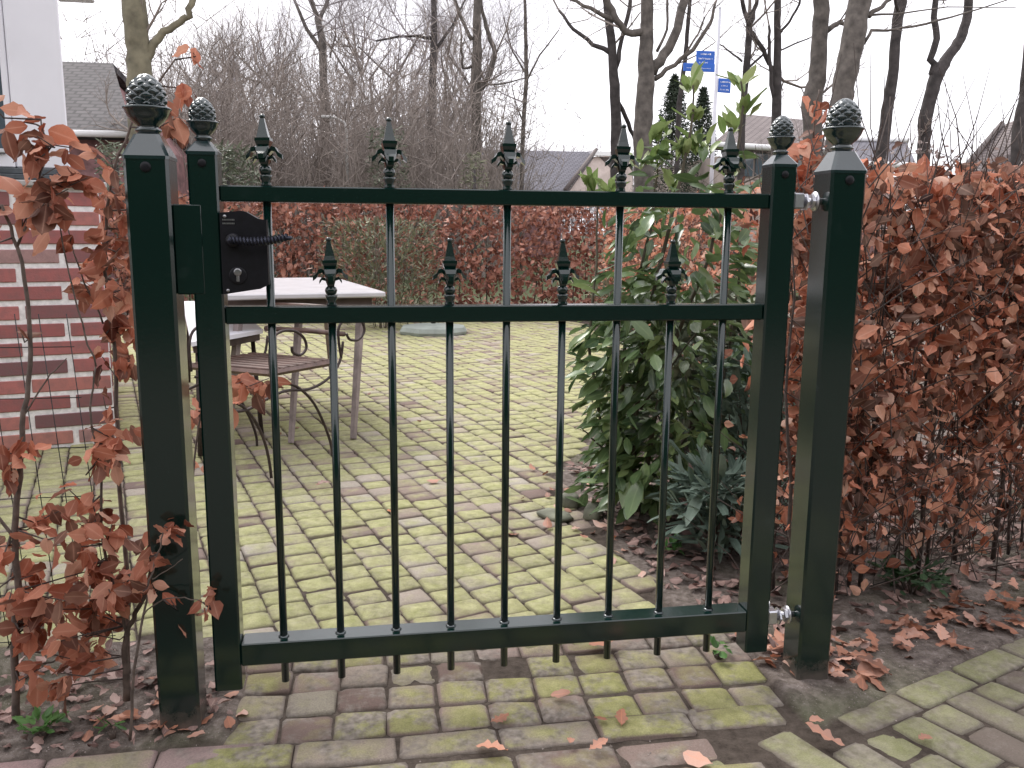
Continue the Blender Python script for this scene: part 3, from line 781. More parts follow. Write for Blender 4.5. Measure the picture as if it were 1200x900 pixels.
# ------------------------------------------------------------------ hedges
def hedge(name, A, B, depth, z0, z1, nleaf, size, mat, label, nstem, parts=300, twigs=0, density_top=.12, stemr=.005, seed=1, smat=TWIGM, leafy_z=None, leafd=.5):
    A = np.array(A, float); B = np.array(B, float); L = np.linalg.norm(B-A); d = (B-A)/L; nrm = np.array([-d[1], d[0]])
    root = empty(name, (A[0], A[1], 0), label=label, cat='hedge')
    u = rng.random(nleaf)*L; v = rng.beta(1.2, 1.6, nleaf)*depth; z = z0+(z1-z0)*rng.random(nleaf)**(.85)
    bump_ = np.array([mnoise.noise((a*1.3, 0, seed)) for a in u])*density_top*1.2
    top = z1+bump_; keep = (z < top) | (rng.random(nleaf) < .15)
    # clumping
    cl_ = np.array([mnoise.noise((a*5, b_*5, c*5+seed)) for a, b_, c in zip(u, v, z)])
    keep &= (rng.random(nleaf) < .66+cl_*1.5)
    if leafy_z: keep &= (rng.random(nleaf) < np.clip((z-leafy_z[0])/(leafy_z[1]-leafy_z[0]), .10, 1))
    u, v, z = u[keep], v[keep], z[keep]
    P = np.stack([d[0]*u+nrm[0]*v, d[1]*u+nrm[1]*v, z], 1)
    dist = np.linalg.norm(P+np.array([A[0], A[1], 0])-CAM, axis=1)+v*2
    order = dist.argsort(); P = P[order]
    if parts:
        Pp = P[:parts*3]; sel = rng.permutation(len(Pp))[:parts]
        leaf_parts(Pp[sel]+np.array([A[0], A[1], 0]), size, 'beech', mat, root, down=leafd)
        mask = np.ones(len(P), bool); mask[sel] = False; P = P[mask]
    _lc(P, size, 'beech', mat, root, leafd)
    for i in range(nstem):
        uu = (i+rng.random()*.8)/nstem*L; vv = depth*(.25+.5*rng.random()); x, y = d[0]*uu+nrm[0]*vv, d[1]*uu+nrm[1]*vv
        q = [np.array([x, y, -.02])]
        h_ = z1*(.8+.35*rng.random()); lx, ly = rng.normal(0, .05, 2)
        for s_ in np.linspace(.12, 1, 9): q.append(np.array([x+lx*s_*h_+rng.normal(0, .008), y+ly*s_*h_+rng.normal(0, .008), h_*s_]))
        mb = MB(); mb.tube(q, np.linspace(stemr*rng.uniform(.7, 1.5), stemr*.25, 10).tolist(), 6); mb.build('stem', smat, root)
    if twigs:
        mb = MB()
        for i in range(twigs):
            uu = rng.random()*L; vv = rng.random()*depth*.8; z_ = rng.uniform(.0, z1)
            p = np.array([d[0]*uu+nrm[0]*vv, d[1]*uu+nrm[1]*vv, z_]); dr = rng.normal(0, 1, 3); dr[2] = abs(dr[2])*1.6+.5; dr /= np.linalg.norm(dr)
            ln = rng.uniform(.12, .35); q = [p, p+dr*ln*.5+rng.normal(0, .012, 3), p+dr*ln+rng.normal(0, .02, 3)]
            mb.tube(q, [.0022, .0016, .0008], 4, cap=False)
        mb.build('twigs', smat, root, kind='stuff')
    return root
hedge('beech_hedge', (1.56, .16), (3.9, 1.02), .40, .03, 1.25, 25000, .041, BEECH3, 'dense brown beech hedge right of the hinge post, along the sidewalk', 34, 300, 1500, .12, .0055, leafy_z=(.08, .42))
hedge('beech_hedge', (3.05, 8.4), (2.15, 1.25), .5, .05, 1.33, 11000, .050, BEECH3, 'brown beech hedge along the side of the garden behind the laurel', 30, 60, 400, .15, .006, 2)
hedge('beech_hedge', (-5.2, 8.75), (4.6, 8.95), .8, .0, 1.50, 30000, .070, BEECH2, 'long reddish brown beech hedge across the back of the patio', 40, 0, 600, .10, .008, 3)

# pale seed-head weeds and loose top shoots above the right hedge
root = empty('wild_shrub', (2.2, .75, 0), label='wispy grey shrub with dry seed heads rising above the right hedge', cat='shrub')
mb = MB(); Pp = []
for (cx, cy, n) in ((1065, 245, 26), (1095, 215, 20), (1140, 215, 10), (1120, 255, 20), (1175, 240, 12), (1045, 220, 10)):
    for i in range(n):
        base = at(cx+rng.normal(0, 14), cy+95+rng.normal(0, 8), .95); tip = at(cx+rng.normal(0, 24), cy-rng.random()*55, .95)+np.array([0, rng.normal(0, .08), 0])
        mid = (base+tip)/2+rng.normal(0, .02, 3); mb.tube([q-np.array([2.2, .75, 0]) for q in (base, mid, tip)], [.0015, .001, .0005], 4, cap=False)
        for j in range(5): Pp.append(tip+(mid-tip)*rng.random()*.7+rng.normal(0, .012, 3)-np.array([2.2, .75, 0]))
PALE = simple('dry_stalk', (.45, .40, .39), .8, 0, .2, 60, 0)
mb.build('twigs', PALE, root, kind='stuff')
PALEL = leafmat('seed_head', [(0, (.25, .19, .18)), (.6, (.46, .40, .38)), (1, (.60, .52, .50))], .8, .2)
_lc(np.array(Pp), .020, 'beech', PALEL, root, 0)

# brown leafy shoot behind the hinge post
shrub('beech_sapling', (1.62, .62), 'upright beech shoot with pinkish brown leaves between gate and hinge post tops',
      [([(958, 740), (960, 560), (952, 380), (948, 240), (955, 130), (960, 105)], .006, .002)],
      [(955, 130, 14, 14, 12), (945, 165, 16, 16, 22), (940, 200, 22, 18, 30), (950, 240, 18, 20, 26), (925, 215, 14, 14, 10)], .62, .05)

# ------------------------------------------------------------------ laurel, sage, bushes
def laurel():
    base = np.array([1.46, 1.22, 0]); root = empty('laurel_shrub', tuple(base), label='tall cherry laurel with glossy green leaves behind the right half of the gate', cat='shrub')
    Y0 = 1.22
    stems = [([(745, 625), (742, 520), (752, 400), (775, 300), (800, 200), (812, 140), (812, 100)], .012, .003),
             ([(750, 620), (765, 500), (790, 400), (830, 300), (860, 200), (872, 120), (868, 95)], .011, .003),
             ([(740, 620), (725, 500), (735, 380), (765, 260), (772, 165)], .010, .003),
             ([(742, 600), (705, 500), (690, 400), (700, 300), (700, 230)], .008, .003),
             ([(755, 610), (800, 520), (850, 440), (865, 330), (868, 280)], .008, .003),
             ([(748, 560), (700, 520), (680, 500)], .005, .002), ([(750, 480), (800, 410), (840, 360)], .005, .002)]
    PW = []; new = []
    for k, (pts, a, b_) in enumerate(stems):
        dy = rng.normal(0, .07)
        q = []
        w_ = [at(px_, py_, Y0+dy*(i/ len(pts))) for i, (px_, py_) in enumerate(pts)]
        for i in range(len(w_)-1):
            for s_ in np.linspace(0, 1, 6)[:-1]: q.append(w_[i]*(1-s_)+w_[i+1]*s_+rng.normal(0, .002, 3))
        q.append(w_[-1]); q = np.array(q)
        mb = MB(); mb.tube([x-base for x in q], np.linspace(a, b_, len(q)).tolist(), 8); mb.build('stem', simple('laurel_bark', (.10, .085, .06), .8), root) if k == 0 else mb.build('stem', bpy.data.materials['laurel_bark'], root)
        # whorls of leaves along stem and side shoots
        for i, x in enumerate(q):
            fr = i/len(q)
            if fr < .10: continue
            for j in range(2 if fr > .62 else 6):
                sp = .03 if fr > .62 else .13
                a0 = x+rng.normal(0, 1, 3)*np.array([sp*1.15, sp, sp*.6])
                PW.append((a0, x))
        tip = q[-1]; new.append(tip)
    extra = [(700, 430, 24, 60, 40), (760, 350, 50, 70, 90), (820, 330, 44, 60, 70), (790, 460, 50, 60, 80), (720, 520, 40, 40, 40), (865, 300, 26, 40, 26), (700, 290, 24, 30, 22), (745, 260, 40, 24, 34), (830, 240, 36, 30, 30), (690, 500, 16, 26, 12), (800, 560, 30, 24, 14), (760, 570, 30, 20, 14), (840, 430, 24, 40, 26), (740, 450, 50, 70, 150), (770, 540, 46, 40, 110), (720, 545, 40, 40, 90), (750, 590, 40, 22, 60), (760, 350, 50, 50, 90)]
    for cx, cy, rx, ry, n in extra:
        for i in range(n): c = at(cx+rng.normal(0, rx*.6), cy+rng.normal(0, ry*.6), Y0+rng.normal(0, .10)); PW.append((c, c))
    P = np.array([a_ for a_, _ in PW]); P = P[(P[:, 2] > .07) & (P[:, 2] < 1.36) & (P[:, 0] > 1.22+.08*np.sin(P[:, 2]*9-1)-.05*(P[:, 2] < .45)) & (P[:, 0] < 2.0)]
    ctr = np.array([1.55, 1.25, 0])
    # leaves point outwards from the centre and droop
    def Rout(P):
        o_ = P-ctr; o_[:, 2] = 0; o_ /= (np.linalg.norm(o_, axis=1, keepdims=True)+1e-6); o_ += rng.normal(0, .55, o_.shape); o_[:, 2] = rng.normal(-.45, .45, len(P))+np.where(P[:, 2] > 1.15, .7, 0)
        o_ /= np.linalg.norm(o_, axis=1, keepdims=True); s_ = np.cross(np.array([0, 0, 1.0]), o_); s_ /= np.linalg.norm(s_, axis=1, keepdims=True)
        n_ = np.cross(o_, s_); r_ = rng.normal(0, .5, len(P)); s2 = s_*np.cos(r_)[:, None]+n_*np.sin(r_)[:, None]; return np.stack([o_, s2, np.cross(o_, s2)], 2)
    near = np.argsort(P[:, 1])[:260]; mask = np.ones(len(P), bool); mask[near] = False
    leaf_parts(P[near], .088, 'lance', LAUREL, root, R=Rout(P[near]))
    Q = P[mask]
    ob = leaf_cloud('foliage', Q-base, .086, 'lance', LAUREL, root, R=Rout(Q)); ob['kind'] = 'stuff'
    # young upright shoots, pale green
    NP = []; NR = []
    for t_ in [at(812, 95, Y0), at(812, 130, Y0), at(868, 92, Y0), at(872, 125, Y0), at(858, 145, Y0+.02), at(772, 152, Y0), at(770, 185, Y0), at(800, 175, Y0), at(815, 165, Y0), at(830, 170, Y0), at(745, 185, Y0), at(692, 212, Y0), at(715, 222, Y0), at(855, 200, Y0), at(790, 215, Y0), at(770, 395, Y0-.1), at(805, 500, Y0-.15), at(780, 240, Y0-.1)]:
        for j in range(8):
            az = rng.uniform(0, 6.28); el = rng.uniform(.5, 1.3) if t_[2] > .9 else rng.uniform(-.5, .5)
            ax = np.array([math.cos(az)*math.cos(el), math.sin(az)*math.cos(el), math.sin(el)]); s_ = np.cross((0, 0, 1), ax); s_ /= np.linalg.norm(s_)
            NP.append(t_+rng.normal(0, .012, 3)-np.array([0, 0, .03])); NR.append(np.stack([ax, s_, np.cross(ax, s_)], 1))
    for o_ in leaf_parts(np.array(NP)[:40], .075, 'lance', LAURELN, root, R=np.array(NR)[:40], name='young_leaf'): pass
    ob = leaf_cloud('young_foliage', np.array(NP)[40:]-base, .072, 'lance', LAURELN, root, R=np.array(NR)[40:]); ob['kind'] = 'stuff'
laurel()
def clump(name, cx, cy, label, n, size, mat, rad, h, kind='strap', cat='plant', lean=.9, parts=120, cy2=.9):
    root = empty(name, (cx, cy, 0), label=label, cat=cat)
    a = rng.uniform(0, 6.283, n); r_ = rad*np.sqrt(rng.random(n)); P = np.stack([cx+r_*np.cos(a), cy+r_*np.sin(a)*cy2, h*rng.random(n)**.8+.02], 1)
    el = rng.normal(.35, .5, n); a2 = a+rng.normal(0, .6, n)
    ax = np.stack([np.cos(a2)*np.cos(el), np.sin(a2)*np.cos(el), np.sin(el)], 1); s_ = np.cross(np.array([0, 0, 1.0]), ax); s_ /= np.linalg.norm(s_, axis=1, keepdims=True)
    R = np.stack([ax, s_, np.cross(ax, s_)], 2)
    if parts: leaf_parts(P[:parts], size, kind, mat, root, R=R[:parts])
    if n > parts:
        ob = leaf_cloud('foliage', P[parts:]-np.array([cx, cy, 0]), size, kind, mat, root, R=R[parts:]); ob['kind'] = 'stuff'
    mb = MB()
    for i in range(16):
        x, y = rng.normal(0, rad*.35, 2); mb.tube([(x*.3, y*.3, -.01), (x*.8, y*.8, h*.5), (x*1.3, y*1.3, h*rng.uniform(.8, 1.1))], [.004, .003, .0015], 5)
    mb.build('stems', STEMM, root, kind='stuff')
    return root
clump('sage_plant', 1.545, .80, 'grey-green plant with long soft leaves at the foot of the laurel, beside the hinge stile', 300, .105, SAGE, .13, .24)
clump('grey_plant', 1.84, 1.22, 'larger grey-green bushy plant behind the sage, near the hinge post', 800, .085, SAGE, .20, .55, parts=100)
clump('dark_shrub', 2.0, 2.3, 'low dark evergreen shrub in the bed behind the laurel', 1500, .08, IVY, .42, .70, 'beech', 'shrub', parts=40)
clump('grey_bush', .55, 7.75, 'loose yellowish grey bush in front of the back hedge', 2600, .075, LAVEN, .62, 1.12, 'strap', 'bush', parts=0, cy2=.5)
clump('grey_bush', 3.1, 7.3, 'low pale bush in front of the back hedge, near its right end', 900, .07, LAVEN, .35, .5, 'strap', 'bush', parts=0, cy2=.5)
wp = atz(48, 862, 0); clump('weed', wp[0], wp[1], 'bright green weed at the bottom left under the bare beech stem', 26, .032, WEED, .03, .012, 'beech', 'weed', parts=34)
wp = atz(132, 862, 0); clump('weed', wp[0], wp[1], 'single thin yellowish weed left of the latch post foot', 8, .032, WEED, .012, .01, 'strap', 'weed', parts=9)
wp = atz(1060, 700, 0); clump('weed', wp[0]+.05, wp[1]+.04, 'dark green ivy-like weed low under the right hedge', 90, .035, WEED2, .09, .05, 'beech', 'weed', parts=60)
wp = atz(842, 770, 0); clump('weed', wp[0], wp[1], 'small green seedling on the stones beneath the gate near the hinge', 12, .028, WEED, .02, .012, 'beech', 'weed', parts=12)
wp = atz(788, 650, 0); clump('weed', wp[0], wp[1], 'small green weed in the leaf litter at the foot of the laurel', 16, .035, WEED, .03, .012, 'beech', 'weed', parts=16)

# ------------------------------------------------------------------ fallen leaves and litter
def scatter_poly(n, pts, f=None):
    pts = np.array(pts); lo, hi = pts.min(0), pts.max(0); out = []
    def inside(x, y):
        c = False; j = len(pts)-1
        for i in range(len(pts)):
            if (pts[i][1] > y) != (pts[j][1] > y) and x < (pts[j][0]-pts[i][0])*(y-pts[i][1])/(pts[j][1]-pts[i][1])+pts[i][0]: c = not c
            j = i
        return c
    while len(out) < n:
        x, y = rng.uniform(lo[0], hi[0]), rng.uniform(lo[1], hi[1])
        if inside(x, y): out.append((x, y, max(gz(x, y), -.004)+.006+rng.random()*.012))
    return np.array(out)
BEDP = [(1.30, .30), (1.42, .02), (1.62, -.05), (1.62, .18), (3.9, 1.0), (3.9, 1.6), (2.2, 2.6), (1.30, 1.9), (1.22, 1.1)]
leaf_cloud('leaf_litter', scatter_poly(3600, BEDP), .042, 'beech', LITTERD, flat=1, kind='beech') if False else None
def litter(name, P, size, mat, kd_='beech', label=None):
    ob = leaf_cloud(name, P, size, kd_, mat, None, flat=1); ob['kind'] = 'stuff'; ob['label'] = label; ob['category'] = 'leaf litter'; return ob
litter('leaf_litter', scatter_poly(3000, BEDP), .040, LITTERD, label='mat of rotting brown leaves in the bed under laurel and right hedge')
litter('leaf_litter', scatter_poly(380, [(-.9, .40), (-.05, .36), (.10, .0), (-.06, -.10), (-.9, -.10)]), .030, LITTERD, label='scattered brown leaf scraps on the soil left of the latch post')
def fallen(P, size, kd_, label, group, mat=LITTER):
    return leaf_parts(P, size, kd_, mat, None, flat=1, name='fallen_leaf', label=label, cat='leaf', group=group)
fallen(scatter_poly(115, [(1.50, -.07), (1.60, -.08), (1.75, .03), (2.55, .34), (3.2, .62), (3.2, .74), (2.3, .40), (1.62, .16), (1.50, .12)]), .070, 'oak', 'brown lobed leaf lying on the soil strip between right hedge and sidewalk', 'fallen leaves at the foot of the right hedge')
fallen(scatter_poly(42, [(1.36, .28), (1.36, .02), (1.52, -.08), (1.62, -.08), (1.62, .02)]), .055, 'beech', 'curled orange-brown leaf lying around the foot of the hinge post', 'fallen leaves around the hinge post')
fallen(scatter_poly(30, [(1.05, 1.3), (1.12, 1.9), (1.30, 1.6), (1.28, .5), (1.18, .7)]), .042, 'beech', 'small brown leaf on the patio edge beside the laurel', 'fallen leaves along the planting bed edge')
fallen(scatter_poly(26, [(-.2, .3), (.10, .12), (.13, -.02), (.0, -.09), (-.2, -.07)]), .04, 'beech', 'small russet leaf on the soil at the foot of the latch post', 'fallen leaves around the latch post')
fallen(scatter_poly(16, [(-.2, .8), (1.0, .8), (1.3, 4), (-.5, 4)]), .035, 'beech', 'small dry leaf lying out on the mossy patio stones', 'scattered leaves on the patio')
def single(px, py, size, kd_, label, rz, mat=LITTER, lift=.012):
    p = atz(px, py, .0)
    R = Matrix.Rotation(rz, 3, 'Z') @ Matrix.Rotation(.12, 3, 'X')
    ob = leaf_parts(np.array([[p[0], p[1], lift]]), size, kd_, mat, None, R=np.array([np.array(R)]), name='fallen_leaf', label=label, cat='leaf')
single(595, 886, .060, 'oak', 'orange lobed leaf in front of the threshold, left of centre at the bottom edge', 2.6)
single(690, 884, .045, 'oak', 'small bright orange leaf at the bottom edge below the gate centre', .4)
single(668, 877, .03, 'beech', 'tiny orange leaf right of the lobed leaf at the bottom edge', 1.2)
single(575, 852, .058, 'oak', 'pale pink lobed leaf on the threshold stones below the gate', .5)
single(728, 856, .055, 'oak', 'pale tan lobed leaf at the right end of a long threshold stone', 1.3)
single(712, 849, .04, 'beech', 'narrow pale leaf just left of the tan lobed leaf', 3.0)
single(800, 888, .07, 'beech', 'long pale pointed leaf at the bottom edge, right of centre', -.9)
single(690, 763, .085, 'beech', 'big curled tan leaf lying just under the bottom rail', .15, lift=.02)
single(645, 820, .035, 'beech', 'small russet leaf at a joint of the threshold stones', -.2)
single(948, 851, .04, 'beech', 'small pale leaf on the kerb right of the threshold', .1)
single(990, 880, .075, 'oak', 'pale brown torn leaf on the sidewalk stones', 2.4)
single(1075, 872, .05, 'oak', 'thin pale leaf lying across sidewalk joints at lower right', .2)
single(372, 575, .07, 'oak', 'dark curled leaf standing up on the patio near the chair', .6, LITTERD, .03)
single(500, 567, .05, 'beech', 'orange leaf on the patio behind the fourth bar', .1)
def stones(px, py, sx, sy, sz, label):
    p = atz(px, py, 0); mb = MB(); nu, nv = 14, 9; V = []; Fs = []; sd_ = rng.random()*50
    for j in range(nv+1):
        th = math.pi*j/nv
        for i in range(nu):
            ph = 2*math.pi*i/nu; d = np.array([math.sin(th)*math.cos(ph), math.sin(th)*math.sin(ph), math.cos(th)])
            q = np.sign(d)*np.abs(d)**.65; k_ = 1+.22*mnoise.noise(tuple(d*1.6+sd_))
            V.append((q[0]*sx*k_, q[1]*sy*k_, q[2]*sz*k_+sz*.6))
    for j in range(nv):
        for i in range(nu): Fs.append((j*nu+i, (j+1)*nu+i, (j+1)*nu+(i+1) % nu, j*nu+(i+1) % nu))
    mb.add(V, Fs, True); ob = mb.build('stone', STONE, None, label=label, cat='stone'); ob.location = (p[0], p[1], 0); ob.rotation_euler = (0, 0, rng.random()*3)
STONE = simple('mossy_stone', (.16, .165, .12), .85, 0, .3, 12, .6, 'World')
stones(668, 592, .04, .035, .03, 'upright mossy stone at the patio edge next to the laurel')
stones(695, 606, .05, .035, .03, 'rounded grey-green stone among leaves under the laurel')
stones(650, 606, .07, .045, .012, 'flat mossy slab lying loose on the patio edge')
wp = atz(155, 855, 0)
for i in range(40):
    if i == 0: gm = [stones]
PEB = MB()
for x, y, z in scatter_poly(500, [(-.6, .35), (.1, .1), (.12, -.1), (1.0, -.2), (1.0, -.36), (-.6, -.36)]):
    s_ = rng.uniform(.0008, .0028); a = rng.random()*6
    V = [(x+s_*math.cos(a+k*2.09), y+s_*math.sin(a+k*2.09), gz(x, y)+.001) for k in range(3)]+[(x, y, gz(x, y)+.001+s_*1.3)]
    PEB.add(V, [(0, 1, 3), (1, 2, 3), (2, 0, 3)], True)
for x, y, z in scatter_poly(450, [(1.3, .1), (1.5, -.25), (2.6, .3), (2.6, .5), (1.6, .1)]):
    s_ = rng.uniform(.0008, .0028); a = rng.random()*6
    V = [(x+s_*math.cos(a+k*2.09), y+s_*math.sin(a+k*2.09), gz(x, y)+.001) for k in range(3)]+[(x, y, gz(x, y)+.001+s_*1.3)]
    PEB.add(V, [(0, 1, 3), (1, 2, 3), (2, 0, 3)], True)
o_ = PEB.build('grit', simple('grit', (.24, .20, .18), .9, 0, .4, 90, .2, 'World')); o_['kind'] = 'stuff'; o_['label'] = 'fine grit and crumbs on soil and stones'; o_['category'] = 'grit'

# ------------------------------------------------------------------ house on the left
HA = math.radians(17); hdir = np.array([math.cos(HA), math.sin(HA), 0]); hn = np.array([-math.sin(HA), math.cos(HA), 0])
HC = np.array([-.83, 2.66, 0])        # front right corner, at the ground
house = empty('brick_house', tuple(HC), HA, label='red brick house corner with pale mortar and a white framed window at far left', cat='house')
BR = simple('brick_face', (.25, .085, .085), .85, 0, .22, 30, .5)
BRICK, t, p = NEW('brick'); r_ = objrnd(t)
c = ramp(t, r_, [(0, (.19, .09, .095)), (.3, (.34, .115, .11)), (.6, (.44, .155, .145)), (.85, (.47, .20, .165)), (1, (.34, .24, .24))])
c = mixc(t, ramp(t, nz(t, 25, 5, 'World'), [(.4, 0.0), (.7, .45)]), c, (.16, .11, .11)); t.links.new(c, p.inputs['Base Color']); p.inputs['Roughness'].default_value = .88; bump(t, p, nz(t, 130, 4, 'World'), .4, .004)
MORT = simple('mortar', (.82, .79, .79), .95, 0, .12, 40, .4, 'World')
WHITE = simple('white_paint', (.80, .79, .84), .45, 0, .03, 3, .02)
CH, BL = .0868, .365         # course height, stretcher pitch
topz = 1.225
b = MB(); b.box((-3.2, .007, -.05), (-.007, 3.4, topz), 0); b.build('mortar_bed', MORT, house)
bm1 = MB(); bm1.box((-BL/2+.013, 0, .012), (BL/2-.013, .05, CH-.012), .003); B1 = bm1.mesh('brick', BRICK)
bm2 = MB(); bm2.box((-BL/4+.013, 0, .012), (BL/4-.013, .05, CH-.012), .003); B2 = bm2.mesh('brick', BRICK)
nb = 0
for k in range(int(topz/CH)):
    x = -BL/2 if k % 2 else -BL/4
    if k % 2 == 0:
        addobj('brick', B2, house, (-BL/4, 0, k*CH)); x = -BL/2-BL/2
    first = True
    while x > -2.4:
        addobj('brick', B1, house, (x, rnd.gauss(0, .0012), k*CH+rnd.gauss(0, .001)), (0, rnd.gauss(0, .003), 0)); x -= BL
    y = BL/2 if k % 2 == 0 else BL/4     # side face bricks
    if k % 2: addobj('brick', B2, house, (0, BL/4+.03, k*CH), (0, 0, math.pi/2)); y = BL/2+BL/2+.03
    else: y = BL/2+.03
    for q in range(4): addobj('brick', B1, house, (0, y+q*BL, k*CH), (0, 0, math.pi/2))
b = MB(); b.box((-3.3, -.03, topz+.002), (.03, 3.45, topz+.030), .006); b.build('coping', simple('coping_stone', (.40, .38, .37), .8, 0, .15, 15, .3), house)
# white bay set on the wall: panel, window frame, glass, sill
zb = topz+.032
b = MB(); b.box((-.34, .05, 1.312), (-.118, .30, 4.2), .006); b.build('corner_board', WHITE, house)
b = MB(); b.box((-3.2, .302, 1.305), (-.119, 3.0, 4.2), .004); b.build('bay_wall', WHITE, house)
b = MB(); b.box((-3.2, .03, 1.283), (-.11, .31, 1.309), .003); b.box((-3.2, .0, zb+.001), (-.10, .29, 1.281), .003); b.build('sill_flashing', simple('lead', (.09, .10, .11), .5, .3, .2, 20, .2), house)
fr = MB(); fr.box((-3.2, .045, 1.312), (-.3425, .295, 1.372), .004); fr.box((-.37, .06, 1.3745), (-.3425, .28, 4.0), .004); fr.box((-2.2, .06, 1.3745), (-2.12, .28, 4.0), .004)
f_ = fr.build('window_frame', WHITE, house)
s2 = MB(); s2.box((-2.118, .02, 1.3745), (-.372, .09, 1.392), .003); s2.build('window_sill', simple('sill_grey', (.5, .5, .52), .5), f_)
GL, t, p = NEW('window_glass'); p.inputs['Base Color'].default_value = (.10, .13, .15, 1); p.inputs['Roughness'].default_value = .04; p.inputs['Specular IOR Level'].default_value = .8
g = MB(); g.box((-2.118, .13, 1.393), (-.372, .14, 4.0)); g.build('pane', GL, f_)
BLI = simple('blind', (.17, .18, .20), .7, 0, .1, 20, 0)
for i in range(26):
    b = MB(); b.box((-2.1, .155, 1.42+i*.09), (-.38, .185, 1.502+i*.09), .004); b.build('blind_slat', BLI, f_) if i < 26 else None
b = MB(); b.box((-.36, -.15, 2.36), (.42, .35, 2.42), .01); 
eave = MB(); eave.box((-3.2, -.25, 2.10+.0), (.46, .05, 2.20), .01)
# eave seen against the sky at the top left
p0 = at(75, -3, 3.0); p1 = at(112, 5, 3.0)
b = MB(); b.box((p0[0]-.02, 2.9, p1[2]), (p1[0], 2.99, p1[2]+.12), .006)
ev = b.build('eave', simple('eave_grey', (.35, .34, .33), .6), None); ev.parent = house; ev.matrix_parent_inverse = Matrix.Identity(4)
ev.matrix_basis = (Matrix.Translation(HC) @ Matrix.Rotation(HA, 4, 'Z')).inverted()

# ------------------------------------------------------------------ far houses
def tiles_mat(name, a, b_, sx=.22, sz=.16):
    M_, t, p = NEW(name); br = t.nodes.new('ShaderNodeTexBrick'); tc = t.nodes.new('ShaderNodeTexCoord'); t.links.new(tc.outputs['UV'], br.inputs['Vector'])
    br.inputs['Scale'].default_value = 1; br.inputs['Brick Width'].default_value = sx; br.inputs['Row Height'].default_value = sz; br.inputs['Mortar Size'].default_value = .022
    br.inputs['Color1'].default_value = (*a, 1); br.inputs['Color2'].default_value = (*b_, 1); br.inputs['Mortar'].default_value = (a[0]*.4, a[1]*.4, a[2]*.4, 1)
    c = mixc(t, ramp(t, nz(t, 1.2, 4, 'World'), [(.35, 0.0), (.7, .45)]), br.outputs['Color'], tuple(x*.6 for x in a))
    t.links.new(c, p.inputs['Base Color']); p.inputs['Roughness'].default_value = .85; bump(t, p, br.outputs['Fac'], .4, -.03); return M_
TILE1 = tiles_mat('roof_tiles_grey', (.07, .062, .065), (.095, .085, .088))
TILE2 = tiles_mat('roof_tiles_dark', (.15, .145, .17), (.19, .18, .21))
TILE3 = tiles_mat('roof_tiles_brown', (.20, .165, .16), (.25, .21, .20))
WALLR = simple('far_brick', (.24, .13, .13), .9, 0, .3, 6, .2, 'World')
WALLP = simple('pale_wall', (.48, .40, .36), .9, 0, .08, 3, .1, 'World')
WOODD = simple('dark_boards', (.10, .08, .075), .8, 0, .2, 10, .2, 'World')
WHT = simple('white_trim', (.78, .78, .78), .5, 0, .03, 3, 0)
def slab(q, th, name, mat, parent, n=None):
    """thick panel from 4 corner points (counter-clockwise seen from outside), with metric UVs"""
    q = [np.array(a, float) for a in q]; u = q[1]-q[0]; v = q[3]-q[0]; nn = np.cross(u, v); nn /= np.linalg.norm(nn)
    V = q+[a-nn*th for a in q]; Fs = [(0, 1, 2, 3), (7, 6, 5, 4), (0, 4, 5, 1), (1, 5, 6, 2), (2, 6, 7, 3), (3, 7, 4, 0)]
    me = bpy.data.meshes.new(name); me.from_pydata([tuple(a-np.array(parent.location)) for a in V], [], Fs)
    uvl = me.uv_layers.new(name='UVMap'); un = u/np.linalg.norm(u); vn = np.cross(nn, un)
    for l in me.loops:
        p_ = V[l.vertex_index]-q[0]; uvl.data[l.index].uv = (p_@un, p_@vn)
    me.materials.append(mat); return addobj(name, me, parent)
def wallbox(x0, y0, x1, y1, z0, z1, name, mat, parent):
    b = MB(); L = np.array(parent.location); b.box((x0-L[0], y0-L[1], z0), (x1-L[0], y1-L[1], z1)); return b.build(name, mat, parent)
# brick house with grey tiled roof, left
Y = 12.5; a = at(60, 155, Y); b_ = at(150, 158, Y)
h1 = empty('tiled_house', (a[0], Y, 0), label='brick house with steep grey tiled roof and white gutter behind the white window corner', cat='house')
x1 = b_[0]; wallbox(a[0]-4, Y, x1, Y+6, 0, b_[2]-.02, 'wall', WALLR, h1)
rt = at(132, 74, Y+3)
slab([(a[0]-4.2, Y-.3, b_[2]), (x1+.15, Y-.3, b_[2]), (rt[0], Y+3, rt[2]), (a[0]-4.2, Y+3, rt[2])], .12, 'roof', TILE1, h1)
slab([(x1+.15, Y+6.3, b_[2]), (a[0]-4.2, Y+6.3, b_[2]), (a[0]-4.2, Y+3.01, rt[2]), (rt[0], Y+3.01, rt[2])], .12, 'roof', TILE1, h1)
slab([(x1-.02, Y, b_[2]-.1), (x1-.02, Y+6, b_[2]-.1), (rt[0]-.1, Y+3.05, rt[2]-.2), (rt[0]-.1, Y+2.95, rt[2]-.2)], .1, 'gable', WALLR, h1)
mb = MB(); L = np.array(h1.location); mb.tube([np.array((a[0]-4.2, Y-.36, b_[2]-.03))-L, np.array((x1+.15, Y-.36, b_[2]-.03))-L], .05, 10); mb.build('gutter', WHT, h1)
